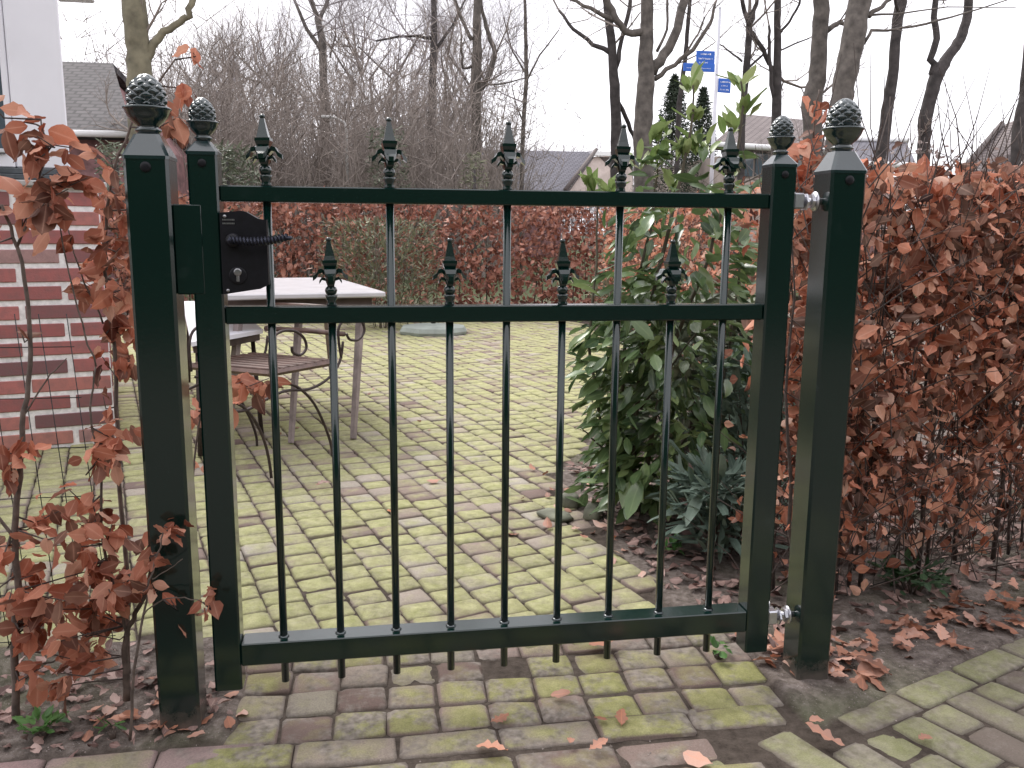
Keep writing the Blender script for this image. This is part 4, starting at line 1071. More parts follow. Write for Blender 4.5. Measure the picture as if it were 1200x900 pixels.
# house with dark roof and skylights, gable to the right
Y = 34; eL = at(560, 226, Y); rL = at(560, 181, Y+4); rR = at(697, 178, Y+4); eR = at(660, 226, Y)
h2 = empty('skylight_house', (eL[0], Y, 0), label='distant house with dark slate roof, two skylights and a beige gable, beyond the back hedge', cat='house')
wallbox(eL[0], Y+.3, eR[0], Y+9, 0, eL[2]-.1, 'wall', WALLR, h2)
slab([eL, eR, rR, (eL[0], rR[1], rR[2])], .2, 'roof', TILE2, h2)
far_e = at(742, 226, Y+6)
gw = [eR+np.array([.05, .3, -.3]), far_e, at(740, 183, Y+6.5), rR+np.array([.02, 0, -.2])]
slab(gw, .2, 'gable_wall', WALLP, h2)
slab([at(700, 226, Y+4.2), at(724, 226, Y+4.6), at(724, 184, Y+4.6), at(700, 184, Y+4.2)], .1, 'board_panel', WOODD, h2)
slab([at(697, 182, Y+3.6), at(746, 184, Y+5.6), at(746, 179, Y+5.6), at(697, 177, Y+3.6)], .3, 'fascia', WHT, h2)
mb = MB(); L = np.array(h2.location); mb.tube([eR-L+np.array([0.05, -.1, .1]), rR-L+np.array([.05, -.1, .1])], .09, 5); mb.build('barge_board', WOODD, h2)
for px_, py_ in ((627, 209), (658, 210)):
    f = (226-py_)/45; Yq = Y+4*f; c = at(px_, py_, Yq-.1); 
    dvv = (rR-eR); dvv = np.array([0, 4, rR[2]-eR[2]]); dvv /= np.linalg.norm(dvv)
    slab([c-np.array([.35, 0, 0])-dvv*.5, c+np.array([.35, 0, 0])-dvv*.5, c+np.array([.35, 0, 0])+dvv*.5, c-np.array([.35, 0, 0])+dvv*.5], .08, 'skylight', WHT, h2)
# brown roofed house behind laurel
Y = 24; eL = at(835, 168, Y); eR = at(975, 176, Y); rL = at(875, 134, Y+4); rR = at(952, 141, Y+4)
h3 = empty('brown_roof_house', (eL[0], Y, 0), label='house with brown tiled roof and white gutter seen behind the laurel top', cat='house')
wallbox(eL[0]+.3, Y+.3, eR[0]-.3, Y+8, 0, eL[2]-.35, 'wall', WALLP, h3)
slab([eL, eR, rR, rL], .2, 'roof', TILE3, h3)
slab([eR, eR+np.array([.4, 8, 0]), rR+np.array([0, .1, 0]), rR], .2, 'roof', TILE3, h3)
mb = MB(); L = np.array(h3.location); mb.tube([eL-L+np.array([0, -.15, -.05]), eR-L+np.array([0, -.15, -.05])], .09, 8); mb.build('gutter', WHT, h3)
for i in range(3):
    c = at(868+i*32, 187, Y+.25); w = wallbox(c[0]-.4, Y+.22, c[0]+.4, Y+.3, c[2]-.5, c[2]+.4, 'window', GL, h3)
# low flat house right of the hinge post
Y = 27; eL = at(985, 193, Y); eR = at(1075, 195, Y); rL = at(985, 164, Y+3.5); rR = at(1062, 166, Y+3.5)
h4 = empty('grey_roof_house', (eL[0], Y, 0), label='low house with grey roof between two white lines, right of the hinge post', cat='house')
wallbox(eL[0], Y+.3, eR[0]-.3, Y+7, 0, eL[2]-.35, 'wall', simple('pink_wall', (.50, .40, .39), .9, 0, .06, 3, .1, 'World'), h4)
slab([eL, eR, rR, rL], .2, 'roof', TILE2, h4)
L = np.array(h4.location)
for nm, p_, q_ in (('gutter', eL, eR), ('ridge', rL, rR)):
    mb = MB(); mb.tube([p_-L+np.array([0, -.1, .03]), q_-L+np.array([0, -.1, .03])], .10, 8); mb.build(nm, WHT, h4)
# sloping thatch-like roof far right
Y = 13; q0 = at(1090, 210, Y); q1 = at(1300, 260, Y); q2 = at(1300, 95, Y+3.5); q3 = at(1172, 148, Y+3.2)
h5 = empty('sloping_roof_house', (q0[0], Y, 0), label='grey-brown sloping roof rising at the right edge above the hedge', cat='house')
slab([q0+np.array([0, 0, -.6]), q1+np.array([0, 0, -.6]), q2, q3, ], .25, 'roof', TILE3, h5)
wallbox(q0[0]+.6, Y+.5, q1[0], Y+5, 0, q0[2]-.9, 'wall', WALLR, h5)
mb = MB(); L = np.array(h5.location); mb.tube([q0-L+np.array([0, -.05, -.55]), q3-L+np.array([0, -.05, .05])], .06, 6); mb.build('barge_board', WOODD, h5)

# ------------------------------------------------------------------ trees
def tubes_np(segs, name, mat, parent, n=3, kind=None):
    """segs: list of (p, q, r0, r1) -> one mesh"""
    A = np.array([s_[0] for s_ in segs], float); B = np.array([s_[1] for s_ in segs], float); r0_ = np.array([s_[2] for s_ in segs]); r1_ = np.array([s_[3] for s_ in segs])
    t_ = B-A; t_ /= (np.linalg.norm(t_, axis=1, keepdims=True)+1e-9); up = np.where(np.abs(t_[:, 2:3]) < .9, np.array([[0, 0, 1.0]]), np.array([[1.0, 0, 0]]))
    a = np.cross(t_, up); a /= np.linalg.norm(a, axis=1, keepdims=True); b = np.cross(t_, a)
    V = np.zeros((len(segs), 2*n, 3))
    for k in range(n):
        w = 2*math.pi*k/n; o_ = math.cos(w)*a+math.sin(w)*b; V[:, k] = A+o_*r0_[:, None]; V[:, n+k] = B+o_*r1_[:, None]
    Fs = np.array([(k, (k+1) % n, n+(k+1) % n, n+k) for k in range(n)])
    Fq = (Fs[None]+(np.arange(len(segs))*2*n)[:, None, None]).reshape(-1, 4)
    ob = addobj(name, npmesh(name, V.reshape(-1, 3), Fq, mat, smooth=True), parent)
    if kind: ob['kind'] = kind
    return ob
def grow(p, d, ln, r_, depth, segs, up=.12, wob=.22, split=3):
    n = 3; q = np.array(p, float); d = np.array(d, float)
    for i in range(n):
        d2 = d+rng.normal(0, wob, 3)*.6+np.array([0, 0, up]); d2 /= np.linalg.norm(d2); q2 = q+d2*ln/n
        rr0 = r_*(1-.45*i/n); rr1 = r_*(1-.45*(i+1)/n); segs.append((q, q2, rr0, rr1))
        if depth > 0:
            for k in range(split-1 if i < n-1 else split):
                if rng.random() < .85:
                    s_ = rng.normal(0, 1, 3); s_ -= d2*(s_@d2); s_ /= np.linalg.norm(s_); ang = rng.uniform(.45, .95)
                    grow(q2, d2*math.cos(ang)+s_*math.sin(ang), ln*rng.uniform(.5, .72), rr1*.55, depth-1, segs, up, wob, split)
        q, d = q2, d2
def tree(label, Y, trunk, limbs, bark, tw=TWIG_B, depth=3, tl=1.3, ntw=6, cat='tree', group=None, tmin=.35, name='bare_tree', spread=.6, extra_h=0, twr=.014):
    s_ = pxm(Y)
    w = [at(x, y, Y) for x, y, _ in trunk]; r_ = [wd*s_/2 for _, _, wd in trunk]
    base = np.array([w[0][0]+(w[0][0]-w[1][0])*.3, w[0][1], 0.0])
    root = empty(name, (base[0], base[1], 0), label=label, cat=cat, group=group)
    pts = [base+np.array([0, 0, -.1])]+w; rad = [r_[0]*1.25]+r_
    q = []; rq = []
    for i in range(len(pts)-1):
        for f in np.linspace(0, 1, 5)[:-1]: q.append(pts[i]*(1-f)+pts[i+1]*f+rng.normal(0, rad[i]*.05, 3)); rq.append((rad[i]*(1-f)+rad[i+1]*f)*rng.uniform(.96, 1.04))
    q.append(pts[-1]); rq.append(rad[-1])
    mb = MB(); mb.tube([x-base for x in q], rq, 12); mb.build('trunk', bark, root)
    start = [(x, rr_) for x, rr_ in zip(q, rq) if x[2] > tmin*q[-1][2]]
    ends = [(q[-1], q[-1]-q[-2], rq[-1])]
    for lp in limbs:
        dy = rng.normal(0, .4); lw = [at(x, y, Y+dy*i/len(lp)) for i, (x, y, _) in enumerate(lp)]; lr = [wd*s_/2 for _, _, wd in lp]
        lq = []; lrq = []
        for i in range(len(lw)-1):
            for f in np.linspace(0, 1, 4)[:-1]: lq.append(lw[i]*(1-f)+lw[i+1]*f+rng.normal(0, lr[i]*.25, 3)); lrq.append(lr[i]*(1-f)+lr[i+1]*f)
        lq.append(lw[-1]); lrq.append(lr[-1]); mb = MB(); mb.tube([x-base for x in lq], lrq, 8); mb.build('limb', bark, root)
        start += [(x, rr_) for x, rr_ in zip(lq[2:], lrq[2:])]*2; ends.append((lq[-1], lq[-1]-lq[-2], lrq[-1]))
    segs = []
    for k in range(ntw):
        x, rr_ = start[rng.integers(0, len(start))]; az = rng.uniform(0, 6.28); d = np.array([math.cos(az), math.sin(az)*.6, rng.uniform(-.1, spread)])
        grow(x-base, d/np.linalg.norm(d), tl*rng.uniform(.6, 1.2), min(rr_*.4, twr*2.2), depth, segs)
    for x, d, rr_ in ends:      # carry on above the picture
        grow(x-base, d/np.linalg.norm(d), tl*1.6, rr_*.8, depth, segs, up=.2)
    if segs: tubes_np(segs, 'crown', tw, root, 3)
    return root
tree('olive-green trunk with one bare arm curving right, behind the latch post', 12, [(168, 215, 30), (164, 110, 27), (162, 60, 25), (158, 20, 25), (154, -25, 22)],
     [[(170, 72, 10), (178, 55, 9), (192, 38, 8), (210, 27, 7), (222, 18, 7), (225, 0, 7), (222, -20, 6)]], BARK_G, ntw=3, depth=2, tl=.8)
tree('slender grey trunk forking near the top, just left of the street lamp', 30, [(382, 215, 10), (380, 120, 9), (378, 50, 8), (372, 20, 7)],
     [[(378, 60, 5), (360, 35, 4), (345, 0, 3)], [(374, 25, 5), (385, 0, 4), (392, -20, 3)], [(372, 22, 5), (366, 0, 4), (360, -20, 3)]], BARK_M, TWIG_V, ntw=9, depth=4, tl=2.6)
tree('straight thin grey tree right of the second tall spear', 28, [(503, 215, 10), (507, 110, 9), (509, 30, 7), (508, -20, 6)], [[(508, 60, 4), (530, 30, 3), (545, 0, 2)], [(507, 45, 4), (480, 42, 3), (440, 48, 2)]], BARK_D, TWIG_V, ntw=12, depth=4, tl=2.4)
tree('grey-green trunk with a looping dark side branch, behind the third tall spear', 20, [(558, 215, 13), (558, 150, 13), (557, 108, 13), (559, 60, 11), (559, 20, 9), (560, -20, 8)],
     [[(560, 106, 6), (572, 92, 6), (580, 62, 6), (572, 40, 5), (565, 15, 4), (562, -10, 4)], [(553, 48, 5), (543, 28, 4), (534, 2, 4), (528, -20, 3)], [(556, 78, 3), (543, 80, 3), (540, 60, 3), (541, 40, 2)], [(566, 100, 2), (590, 98, 2), (620, 90, 1)]], BARK_M, TWIG_B, ntw=5, depth=3, tl=1.5)
tree('very thin upright tree alone in the open sky left of the skylight roof', 22, [(611, 215, 5), (613, 150, 5), (617, 90, 5), (616, 40, 4), (615, -15, 3)], [[(617, 95, 2.5), (632, 65, 2), (655, 35, 1.3)], [(616, 85, 2.5), (600, 60, 2), (590, 20, 1.2)], [(612, 140, 2), (604, 120, 1.5), (600, 100, 1)]], BARK_M, TWIG_V, ntw=14, depth=3, tl=1.2, spread=1.2)
tree('dark slim trunk directly left of the thick twin tree, with a long left arm', 19, [(722, 215, 14), (722, 150, 13), (720, 100, 12), (717, 55, 10), (712, 10, 9), (708, -20, 8)],
     [[(714, 62, 6), (696, 52, 5), (672, 35, 4), (655, 12, 3)], [(722, 80, 6), (728, 50, 5), (738, 10, 5), (740, -15, 4)], [(725, 120, 5), (737, 145, 5), (744, 165, 4)]], BARK_D, TWIG_B, ntw=5, depth=3, tl=1.5)
tree('thickest trunk left of the sign pole, dividing into several heavy arms', 17, [(754, 215, 24), (753, 150, 22), (757, 100, 21), (757, 50, 16), (758, 0, 14), (757, -25, 12)],
     [[(762, 85, 13), (780, 62, 12), (792, 35, 11), (800, 0, 11), (806, -25, 9)], [(768, 92, 6), (790, 75, 5), (812, 58, 5), (832, 28, 4), (838, 5, 3)], [(752, 40, 9), (735, 38, 8), (722, 25, 8), (712, 5, 8), (705, -20, 7)], [(722, 25, 6), (700, 15, 5), (675, 2, 4), (650, -12, 3)], [(770, 60, 4), (782, 35, 3), (782, 0, 3), (790, -20, 2)]], BARK_M, TWIG_B, ntw=7, depth=3, tl=1.4)
tree('thin dark stem leaning between the conifer and the sign pole', 18, [(793, 200, 6), (796, 120, 6), (803, 70, 5), (806, 30, 5), (810, -15, 4)], [[(804, 62, 3), (818, 40, 2), (826, 20, 2)]], BARK_D, TWIG_B, ntw=4, depth=3, tl=1.2)
tree('dark forked tree just right of the sign pole, its foot behind the laurel tips', 18, [(868, 215, 9), (869, 150, 8), (874, 90, 8), (878, 40, 8), (878, 15, 6)], [[(878, 30, 6), (870, 5, 5), (866, -20, 4)], [(879, 30, 6), (886, 5, 5), (888, -20, 4)], [(875, 82, 3), (890, 68, 3), (897, 60, 2)], [(870, 72, 2.5), (855, 60, 2), (843, 52, 1.5)], [(882, 38, 5), (894, 58, 5), (902, 75, 6)]], BARK_D, TWIG_B, ntw=5, depth=3, tl=1.2)
tree('straight dark trunk behind the gate hinge stile top', 18, [(908, 215, 11), (910, 140, 12), (911, 70, 9), (911, 20, 8), (911, -20, 7)], [[(913, 40, 4), (925, 25, 3), (937, 5, 3), (940, -15, 2)], [(910, 130, 5), (904, 100, 5), (902, 50, 4), (901, 30, 3)], [(913, 60, 2), (930, 52, 2), (948, 45, 1.5)]], BARK_D, TWIG_B, ntw=5, depth=3, tl=1.2)
tree('grey trunk with a swollen knot, left of the two trunks above the hinge post', 15, [(948, 215, 24), (953, 150, 22), (951, 118, 25), (957, 95, 20), (960, 50, 19), (963, 0, 18), (964, -25, 17)], [[(970, 35, 7), (980, 28, 6), (992, 25, 5)]], BARK_M, TWIG_B, ntw=3, depth=2, tl=1.0)
tree('thick leaning olive-grey trunk right above the hinge post', 14, [(976, 215, 28), (984, 130, 25), (990, 95, 27), (999, 45, 27), (1008, 0, 27), (1012, -25, 26)], [[(1012, 52, 4), (1022, 36, 4), (1040, 36, 3), (1085, 28, 3), (1130, 16, 2), (1180, 0, 1.5)], [(1018, 18, 6), (1034, 8, 5), (1048, -6, 4)], [(1018, 18, 3), (1060, 15, 2), (1110, 8, 1.5), (1190, 9, 1)]], BARK_M, TWIG_B, ntw=2, depth=2, tl=.8)
tree('slim leaning trunk, first one right of the hinge post', 16, [(1026, 225, 15), (1033, 180, 14), (1040, 130, 14), (1047, 80, 12), (1050, 40, 12), (1055, 5, 13), (1060, -25, 12)], [[(1057, 20, 4), (1050, 5, 4), (1046, -15, 4)]], BARK_D, TWIG_B, ntw=2, depth=2, tl=.8)
tree('dark trunk that forks into a Y, rightmost full tree', 16, [(1083, 225, 15), (1082, 180, 15), (1084, 138, 16), (1093, 105, 16), (1099, 85, 17), (1112, 65, 13), (1126, 45, 12), (1134, 20, 11), (1136, -20, 9)], [[(1098, 92, 10), (1093, 70, 9), (1096, 35, 8), (1096, -20, 7)]], BARK_D, TWIG_B, ntw=2, depth=2, tl=.7)
tree('partly visible dark trunk at the very right edge', 14, [(1192, 210, 17), (1196, 150, 20), (1202, 110, 15), (1206, 60, 13), (1208, 0, 12)], [], BARK_D, TWIG_B, ntw=1, depth=1, tl=.6)
# wood behind the back hedge: one tree each, crowns of fine twigs
wood = [(205, 62, 34, 'at its left end, above the latch post'), (238, 48, 38, 'over the latch stile'), (268, 36, 32, 'second from its left end'), (300, 28, 36, 'above the first spear'), (330, 30, 31, 'between the first spear and the lamp'),
        (352, 40, 38, 'close to the left of the lamp'), (410, 12, 33, 'directly behind the lamp'), (432, 5, 37, 'right of the lamp'), (456, 8, 32, 'behind the second tall spear'), (480, 0, 36, 'right of the second tall spear'), (522, 22, 31, 'halfway to the third tall spear'), (540, 45, 37, 'at its right end')]
for i, (px_, top, Y, wh) in enumerate(wood):
    s_ = pxm(Y); x = at(px_, 215, Y)[0]; base = np.array([x, Y, 0]); H = at(px_, top, Y)[2]
    root = empty('woodland_tree', (x, Y, 0), label='hazy violet-brown bare tree in the wood, '+wh, cat='tree')
    q = [np.array([rng.normal(0, .12)*k_, rng.normal(0, .12)*k_, H*k_/6*.85]) for k_ in range(7)]
    mb = MB(); mb.tube(q, np.linspace(.13, .03, 7).tolist(), 7); mb.build('trunk', BARK_M, root)
    segs = []
    for k in range(16):
        f = rng.uniform(.12, 1); p_ = q[0]+(q[-1]-q[0])*f; az = rng.uniform(0, 6.28); el = rng.uniform(.3, 1.1)
        grow(p_, np.array([math.cos(az)*math.cos(el), math.sin(az)*math.cos(el), math.sin(el)]), H*rng.uniform(.16, .30), .045, 3, segs, .22, .25, 3)
    tubes_np(segs, 'crown', TWIG_V if i % 2 else TWIG_B, root, 3)
# undergrowth thicket in front of the wood (one mass)
segs = []
for k in range(3800):
    y = rng.uniform(17, 30); x = rng.uniform(-8.0, .19*y-.1); h_ = rng.uniform(1.6, 5.2)*(1-.55*max(0, (x-3.5)/6))*(.8 if x < -5 else 1)
    p_ = np.array([x, y, 0]); d = np.array([rng.normal(0, .22), rng.normal(0, .15), 1])
    for i in range(4):
        q_ = p_+d*h_/4+rng.normal(0, .07, 3); segs.append((p_, q_, .016*(1-i/5), .016*(1-(i+1)/5))); 
        if i > 0:
            for j in range(2): e = rng.normal(0, .35, 3); e[2] = abs(e[2])+.1; segs.append((q_, q_+e, .009, .004))
        p_ = q_
tk = tubes_np(segs, 'thicket', TWIG_B, None, 3, 'stuff'); tag(tk, 'mass of brown twiggy undergrowth at the foot of the wood', 'thicket')
segs = []
for k in range(900):
    x = rng.uniform(9, 30); y = rng.uniform(46, 56); h_ = rng.uniform(3, 6.0); p_ = np.array([x, y, 0])
    for i in range(4):
        q_ = p_+np.array([rng.normal(0, .12), rng.normal(0, .1), h_/4]); segs.append((p_, q_, .018, .012))
        for j in range(3): e = rng.normal(0, .4, 3); e[2] = abs(e[2])+.1; segs.append((q_, q_+e, .010, .004))
        p_ = q_
tk = tubes_np(segs, 'distant_thicket', TWIG_V, None, 3, 'stuff'); tag(tk, 'thin distant brush showing above the far roofs', 'thicket')
# evergreens
def leafy_blob(name, label, px_, py0, py1, w_px, Y, n, size, mat, pointed=False, cat='tree'):
    s_ = pxm(Y); c = at(px_, py0, Y); top = at(px_, py1, Y)[2]; x, y = c[0], Y; root = empty(name, (x, y, 0), label=label, cat=cat)
    R0 = w_px*s_/2; z0_ = .3; mb = MB(); mb.tube([(0, 0, -.05), (0, 0, top*.9)], [.08, .02], 7); mb.build('trunk', BARK_D, root)
    z = z0_+(top-z0_)*rng.random(n)**.8; f = (z-z0_)/(top-z0_)
    rad = R0*((1-f)**.8 if pointed else np.sqrt(np.clip(1-(f*1.05-.25)**2, 0.02, 1)))*(1+.25*np.array([mnoise.noise((q*2.5, 0, px_)) for q in z]))
    a = rng.uniform(0, 6.283, n); rr_ = rad*np.sqrt(rng.random(n)); nzv = np.array([mnoise.noise((p_*1.8, q*1.8, px_*.1)) for p_, q in zip(a, z)])
    keep = rng.random(n) < .75+nzv
    P = np.stack([rr_*np.cos(a), rr_*np.sin(a), z], 1)[keep]
    ob = leaf_cloud('crown', P, size, 'strap', mat, root, down=.2 if pointed else 0); ob['kind'] = 'stuff'
leafy_blob('conifer', 'dark pointed conifer left of the sign pole, its tip above the laurel', 786, 215, 88, 120, 26, 15000, .11, CONIF, True)
leafy_blob('conifer', 'smaller dark conifer immediately left of the sign pole', 820, 215, 102, 90, 27, 11000, .11, CONIF, True)
leafy_blob('evergreen_bush', 'grey-green ivy covered bush between latch stile and first spear', 268, 225, 172, 90, 14, 2600, .11, IVY, False, 'bush')
leafy_blob('evergreen_bush', 'pale green bush at the foot of the grey-green trunk behind the third tall spear', 556, 230, 180, 36, 15, 900, .09, LAVEN, False, 'bush')
leafy_blob('evergreen_bush', 'dark green bush behind the latch post, beside the far brick wall', 140, 240, 168, 60, 10.5, 1300, .09, IVY, False, 'bush')
leafy_blob('evergreen_bush', 'dark evergreen in the wood right behind the lamp post', 455, 225, 150, 60, 17, 1500, .10, IVY, False, 'bush')

# ------------------------------------------------------------------ street lamp and street name signs
Y = 19; s_ = pxm(Y); b0 = at(406, 215, Y); lamp = empty('street_lamp', (b0[0], Y, 0), label='slim pale street lamp with a curved arm in front of the wood', cat='street lamp')
LMAT = simple('lamp_grey', (.50, .49, .47), .5, .2, .08, 5, 0)
tp = at(406, 150, Y); mb = MB(); L = np.array([b0[0], Y, 0])
mb.tube([(0, 0, 0), tp-L-np.array([0, 0, .05]), at(404, 144, Y)-L, at(396, 139, Y)-L, at(386, 137, Y)-L], [.045, .032, .03, .025, .022], 8); mb.build('pole', LMAT, lamp)
mb = MB(); a = at(389, 137, Y)-L; mb.box(tuple(a+np.array([-.24, -.06, -.03])), tuple(a+np.array([.02, .06, .03])), .012); mb.build('lamp_head', LMAT, lamp)
Y = 9.5; b0 = at(836, 215, Y); tp = at(843, 10, Y); sg = empty('street_sign', (b0[0], Y, 0), label='pale metal pole with blue street name boards, above the laurel', cat='sign')
L = np.array([b0[0], Y, 0]); mb = MB(); mb.tube([(-.03, 0, 0), tp-L], .026, 12); mb.lathe([(.027, 0), (.02, .02)], 12, tuple(tp-L)); mb.build('pole', simple('pole_grey', (.56, .56, .60), .4, .3, .05, 6, 0), sg)
BLUE = simple('sign_blue', (.012, .11, .50), .4, 0, .05, 4, 0); SW = simple('sign_white', (.8, .82, .88), .4, 0, .02, 4, 0)
def board(x0, y0, x1, y1, Yb, lines, skew=0):
    a = at(x0, y1, Yb)-L; b_ = at(x1, y0, Yb)-L
    mb = MB(); mb.box((0, 0, 0), (b_[0]-a[0], .022, b_[2]-a[2]), .003); o_ = mb.build('name_board', BLUE, sg); o_.location = tuple(a); o_.rotation_euler = (0, 0, skew)
    W_, H_ = b_[0]-a[0], b_[2]-a[2]
    if lines:
        t_ = MB()
        for (fx0, fx1, fz) in lines:
            x = fx0*W_
            while x < fx1*W_:
                wl_ = rnd.uniform(.010, .02); hh = rnd.uniform(.6, 1)*H_*.12
                t_.box((x, -.003, fz*H_), (x+.004, -.001, fz*H_+hh)); t_.box((x+.0045, -.003, fz*H_+rnd.choice((0, .5, 1))*hh*.8), (x+wl_, -.001, fz*H_+hh*rnd.choice((.25, .6, .95))+hh*.1)); x += wl_+.007
        w2 = t_.build('lettering', SW, o_)
board(816, 60, 838, 76.5, Y-.03, [(.22, .80, .72), (.12, .86, .42), (.15, .6, .14)])
board(801, 75, 838, 83, Y-.055, [(.10, .85, .35)])
board(842, 92, 858.5, 108, Y-.03, [(.12, .85, .70), (.2, .7, .42), (.12, .8, .14)], .2)

# ------------------------------------------------------------------ table, iron chair, parasol foot
TOPM = simple('table_top', (.60, .58, .60), .25, 0, .06, 8, .05); WOODL = simple('weathered_wood', (.27, .22, .21), .6, 0, .2, 14, .2); WOODK = simple('dark_wood', (.10, .07, .065), .6, 0, .2, 14, .2)
tz = .735; FR = atz(452, 342, tz); 
TA = math.radians(12); tab = empty('garden_table', (FR[0], FR[1], 0), TA, label='garden table with a pale shiny top behind the lock', cat='table')
b = MB(); b.box((-.86, 0, tz-.028), (0, 1.45, tz), .006); b.build('table_top', TOPM, tab)
for y0_ in (.05, 1.37): b = MB(); b.box((-.80, y0_, tz-.11), (-.06, y0_+.025, tz-.0285), .002); b.build('apron', WOODK, tab)
Mi = (Matrix.Translation(tab.location) @ Matrix.Rotation(TA, 4, 'Z')).inverted()
for tx, ty, fx, fy in ((-.10, .12, None, None), (-.70, .12, -.80, .0), (-.10, 1.3, -.04, 1.4), (-.70, 1.3, -.78, 1.4)):
    if fx is None: f = Mi @ Vector(atz(414, 514, 0)); fx, fy = f.x, f.y
    b = MB(); b.tube([(fx, fy, 0), (tx, ty, tz-.03)], [.017, .024], 4, smooth=False); b.build('leg', WOODL, tab)
b = MB(); f = Mi @ Vector(atz(341, 519, 0)); b.tube([(f.x, f.y, 0), (-.4, .2, tz-.03)], [.015, .022], 4, smooth=False); b.build('leg', WOODL, tab)
A_ = np.array([-.014, 1.90, 0]); B_ = np.array([.223, 2.23, 0])
ch = empty('iron_chair', (A_[0], A_[1], 0), label='wrought iron garden chair with scrolled arms and a slatted seat beside the table', cat='chair')
cur = {'leg': [[(322, 452), (338, 450), (352, 456), (368, 473), (381, 500), (388, 522), (389, 535)], [(268, 470), (284, 476), (298, 492), (309, 515), (315, 538), (318, 560)]],
       'brace': [[(262, 484), (290, 480), (312, 468), (335, 458), (362, 456), (384, 444), (398, 424), (402, 400)]],
       'arm': [[(318, 445), (316, 415), (320, 396), (331, 388), (345, 388), (356, 396), (359, 408), (352, 416), (343, 413), (342, 406)], [(400, 420), (397, 400), (397, 384), (404, 375), (415, 371), (424, 377), (427, 388), (420, 398), (410, 398), (406, 391)]]}
offs = np.array([-.37, .26, 0])
for nm, cs in cur.items():
    for c in cs:
        p_ = [atpl(x, y, A_, B_)-A_ for x, y in c]
        for o2 in (np.zeros(3), offs):
            if nm == 'arm' and o2[0] and c is cs[1]: continue
            q_ = []
            for i in range(len(p_)-1):
                a0, a1, a2, a3 = p_[max(i-1, 0)], p_[i], p_[i+1], p_[min(i+2, len(p_)-1)]
                for f in (0, .25, .5, .75): q_.append(.5*(2*a1+(a2-a0)*f+(2*a0-5*a1+4*a2-a3)*f*f+(3*a1-a0-3*a2+a3)*f**3)+o2)
            q_.append(p_[-1]+o2); b = MB(); b.tube(q_, .0065, 7)
            b.build(nm, IRON, ch)
WOODC = simple('brown_wood', (.13, .080, .066), .5, 0, .25, 20, .2)
sz_ = .43
c4 = [A_*0+np.array([.0, .12, sz_]), B_-A_+np.array([.02, .10, sz_]), B_-A_+offs+np.array([.0, .12, sz_]), offs+np.array([0, .10, sz_])]
for i in range(4):
    a, b_ = c4[i], c4[(i+1) % 4]; b = MB(); b.tube([a, b_], .014, 4, smooth=False); b.build('seat_rail', WOODC, ch)
for k in range(7):
    f = (k+.7)/7.4; a = c4[0]*(1-f)+c4[1]*f; b_ = c4[3]*(1-f)+c4[2]*f; d = b_-a; L_ = np.linalg.norm(d)
    b = MB(); b.box((0, -.017, .004), (L_, .017, .018), .003); o_ = b.build('seat_slat', WOODC, ch); o_.location = tuple(a); o_.rotation_euler = (0, 0, math.atan2(d[1], d[0]))
back = [c4[1], c4[2]]
for k, zz in enumerate((.56, .68)):
    a, b_ = back[0]+np.array([.05, .02, zz-sz_]), back[1]+np.array([.05, .02, zz-sz_]); b = MB(); b.tube([a, (a+b_)/2+np.array([.02, .02, .0]), b_], .013, 6); b.build('back_rail', WOODC, ch)
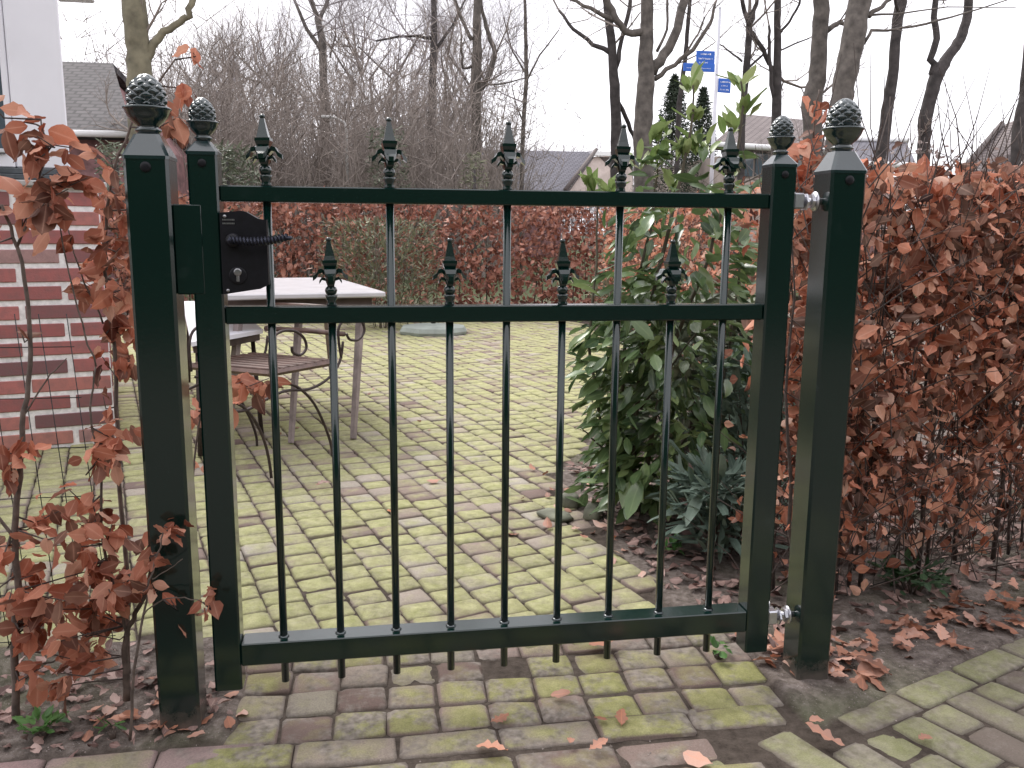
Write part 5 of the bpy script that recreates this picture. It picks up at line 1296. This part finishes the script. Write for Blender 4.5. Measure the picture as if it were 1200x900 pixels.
# low white tray table at far left of the patio
tq = [atz(213, 353, .55), atz(266, 352, .55), atz(308, 386, .55), atz(224, 401, .55)]
c_ = sum(tq)/4; tt = empty('side_table', (c_[0], c_[1], 0), label='low white folding side table half hidden behind the latch post and stile', cat='table')
b = MB(); b.prism([(q[0]-c_[0], q[1]-c_[1]) for q in tq], .53, .55); b.build('tray', WHITE, tt)
b = MB(); b.prism([((q[0]-c_[0])*.94, (q[1]-c_[1])*.94) for q in tq], .49, .529); b.build('apron', WOODK, tt)
for q in tq: b = MB(); b.tube([((q[0]-c_[0])*.9, (q[1]-c_[1])*.9, 0), ((q[0]-c_[0])*.8, (q[1]-c_[1])*.8, .49)], .012, 6); b.build('leg', IRON, tt)
# parasol foot on the patio
pb = atz(508, 390, .0); par = empty('parasol_base', (pb[0], pb[1], 0), .3, label='flat grey-green eight sided parasol base lying on the far patio', cat='parasol base')
b = MB(); b.lathe([(.36, 0), (.37, .03), (.34, .07), (.10, .085), (.06, .10)], 8, smooth=False); b.build('slab', simple('green_concrete', (.26, .29, .26), .8, 0, .12, 8, .2), par)
b = MB(); b.tube([(0, 0, .09), (0, 0, .22)], .025, 10); b.build('socket', BLACKM, par)
# low garden wall light strip and a planter shape right of laurel foot: dark pot

# added hedge, out of view behind the viewer, giving the gate front dark reflections
root = empty('added_dark_hedge', (0, -6.5, 0), label='added dark hedge across the sidewalk, out of view, for the gate front to reflect', cat='hedge')
V = []; nu, nv = 90, 22
for j in range(nv+1):
    for i in range(nu+1):
        x = -14+28*i/nu; z = 4.6*j/nv; V.append((x, .35*mnoise.noise((x*.9, z*.9, 5))+.15*mnoise.noise((x*3, z*3, 1))-(.6*(j/nv)**6), z-.1))
Fs = [(j*(nu+1)+i+1, j*(nu+1)+i, (j+1)*(nu+1)+i, (j+1)*(nu+1)+i+1) for j in range(nv) for i in range(nu)]
b0_ = len(V); V += [(x, y-1.4, z) for x, y, z in V[-(nu+1):]]+[(-14+28*i/nu, -2.0, -.1) for i in range(nu+1)]
for i in range(nu):
    Fs.append((nv*(nu+1)+i+1, nv*(nu+1)+i, b0_+i, b0_+i+1)); Fs.append((b0_+i+1, b0_+i, b0_+nu+1+i, b0_+nu+2+i))
b = MB(); b.add(V, Fs, True); b.build('added_hedge_mass', simple('added_hedge_green', (.035, .05, .03), .9, 0, .4, 14, 1.0), root, kind='stuff')
P = np.stack([rng.uniform(-13, 13, 7000), rng.normal(.12, .16, 7000), rng.uniform(0, 4.5, 7000)], 1)
_lc(P, .12, 'strap', CONIF, root, 0)
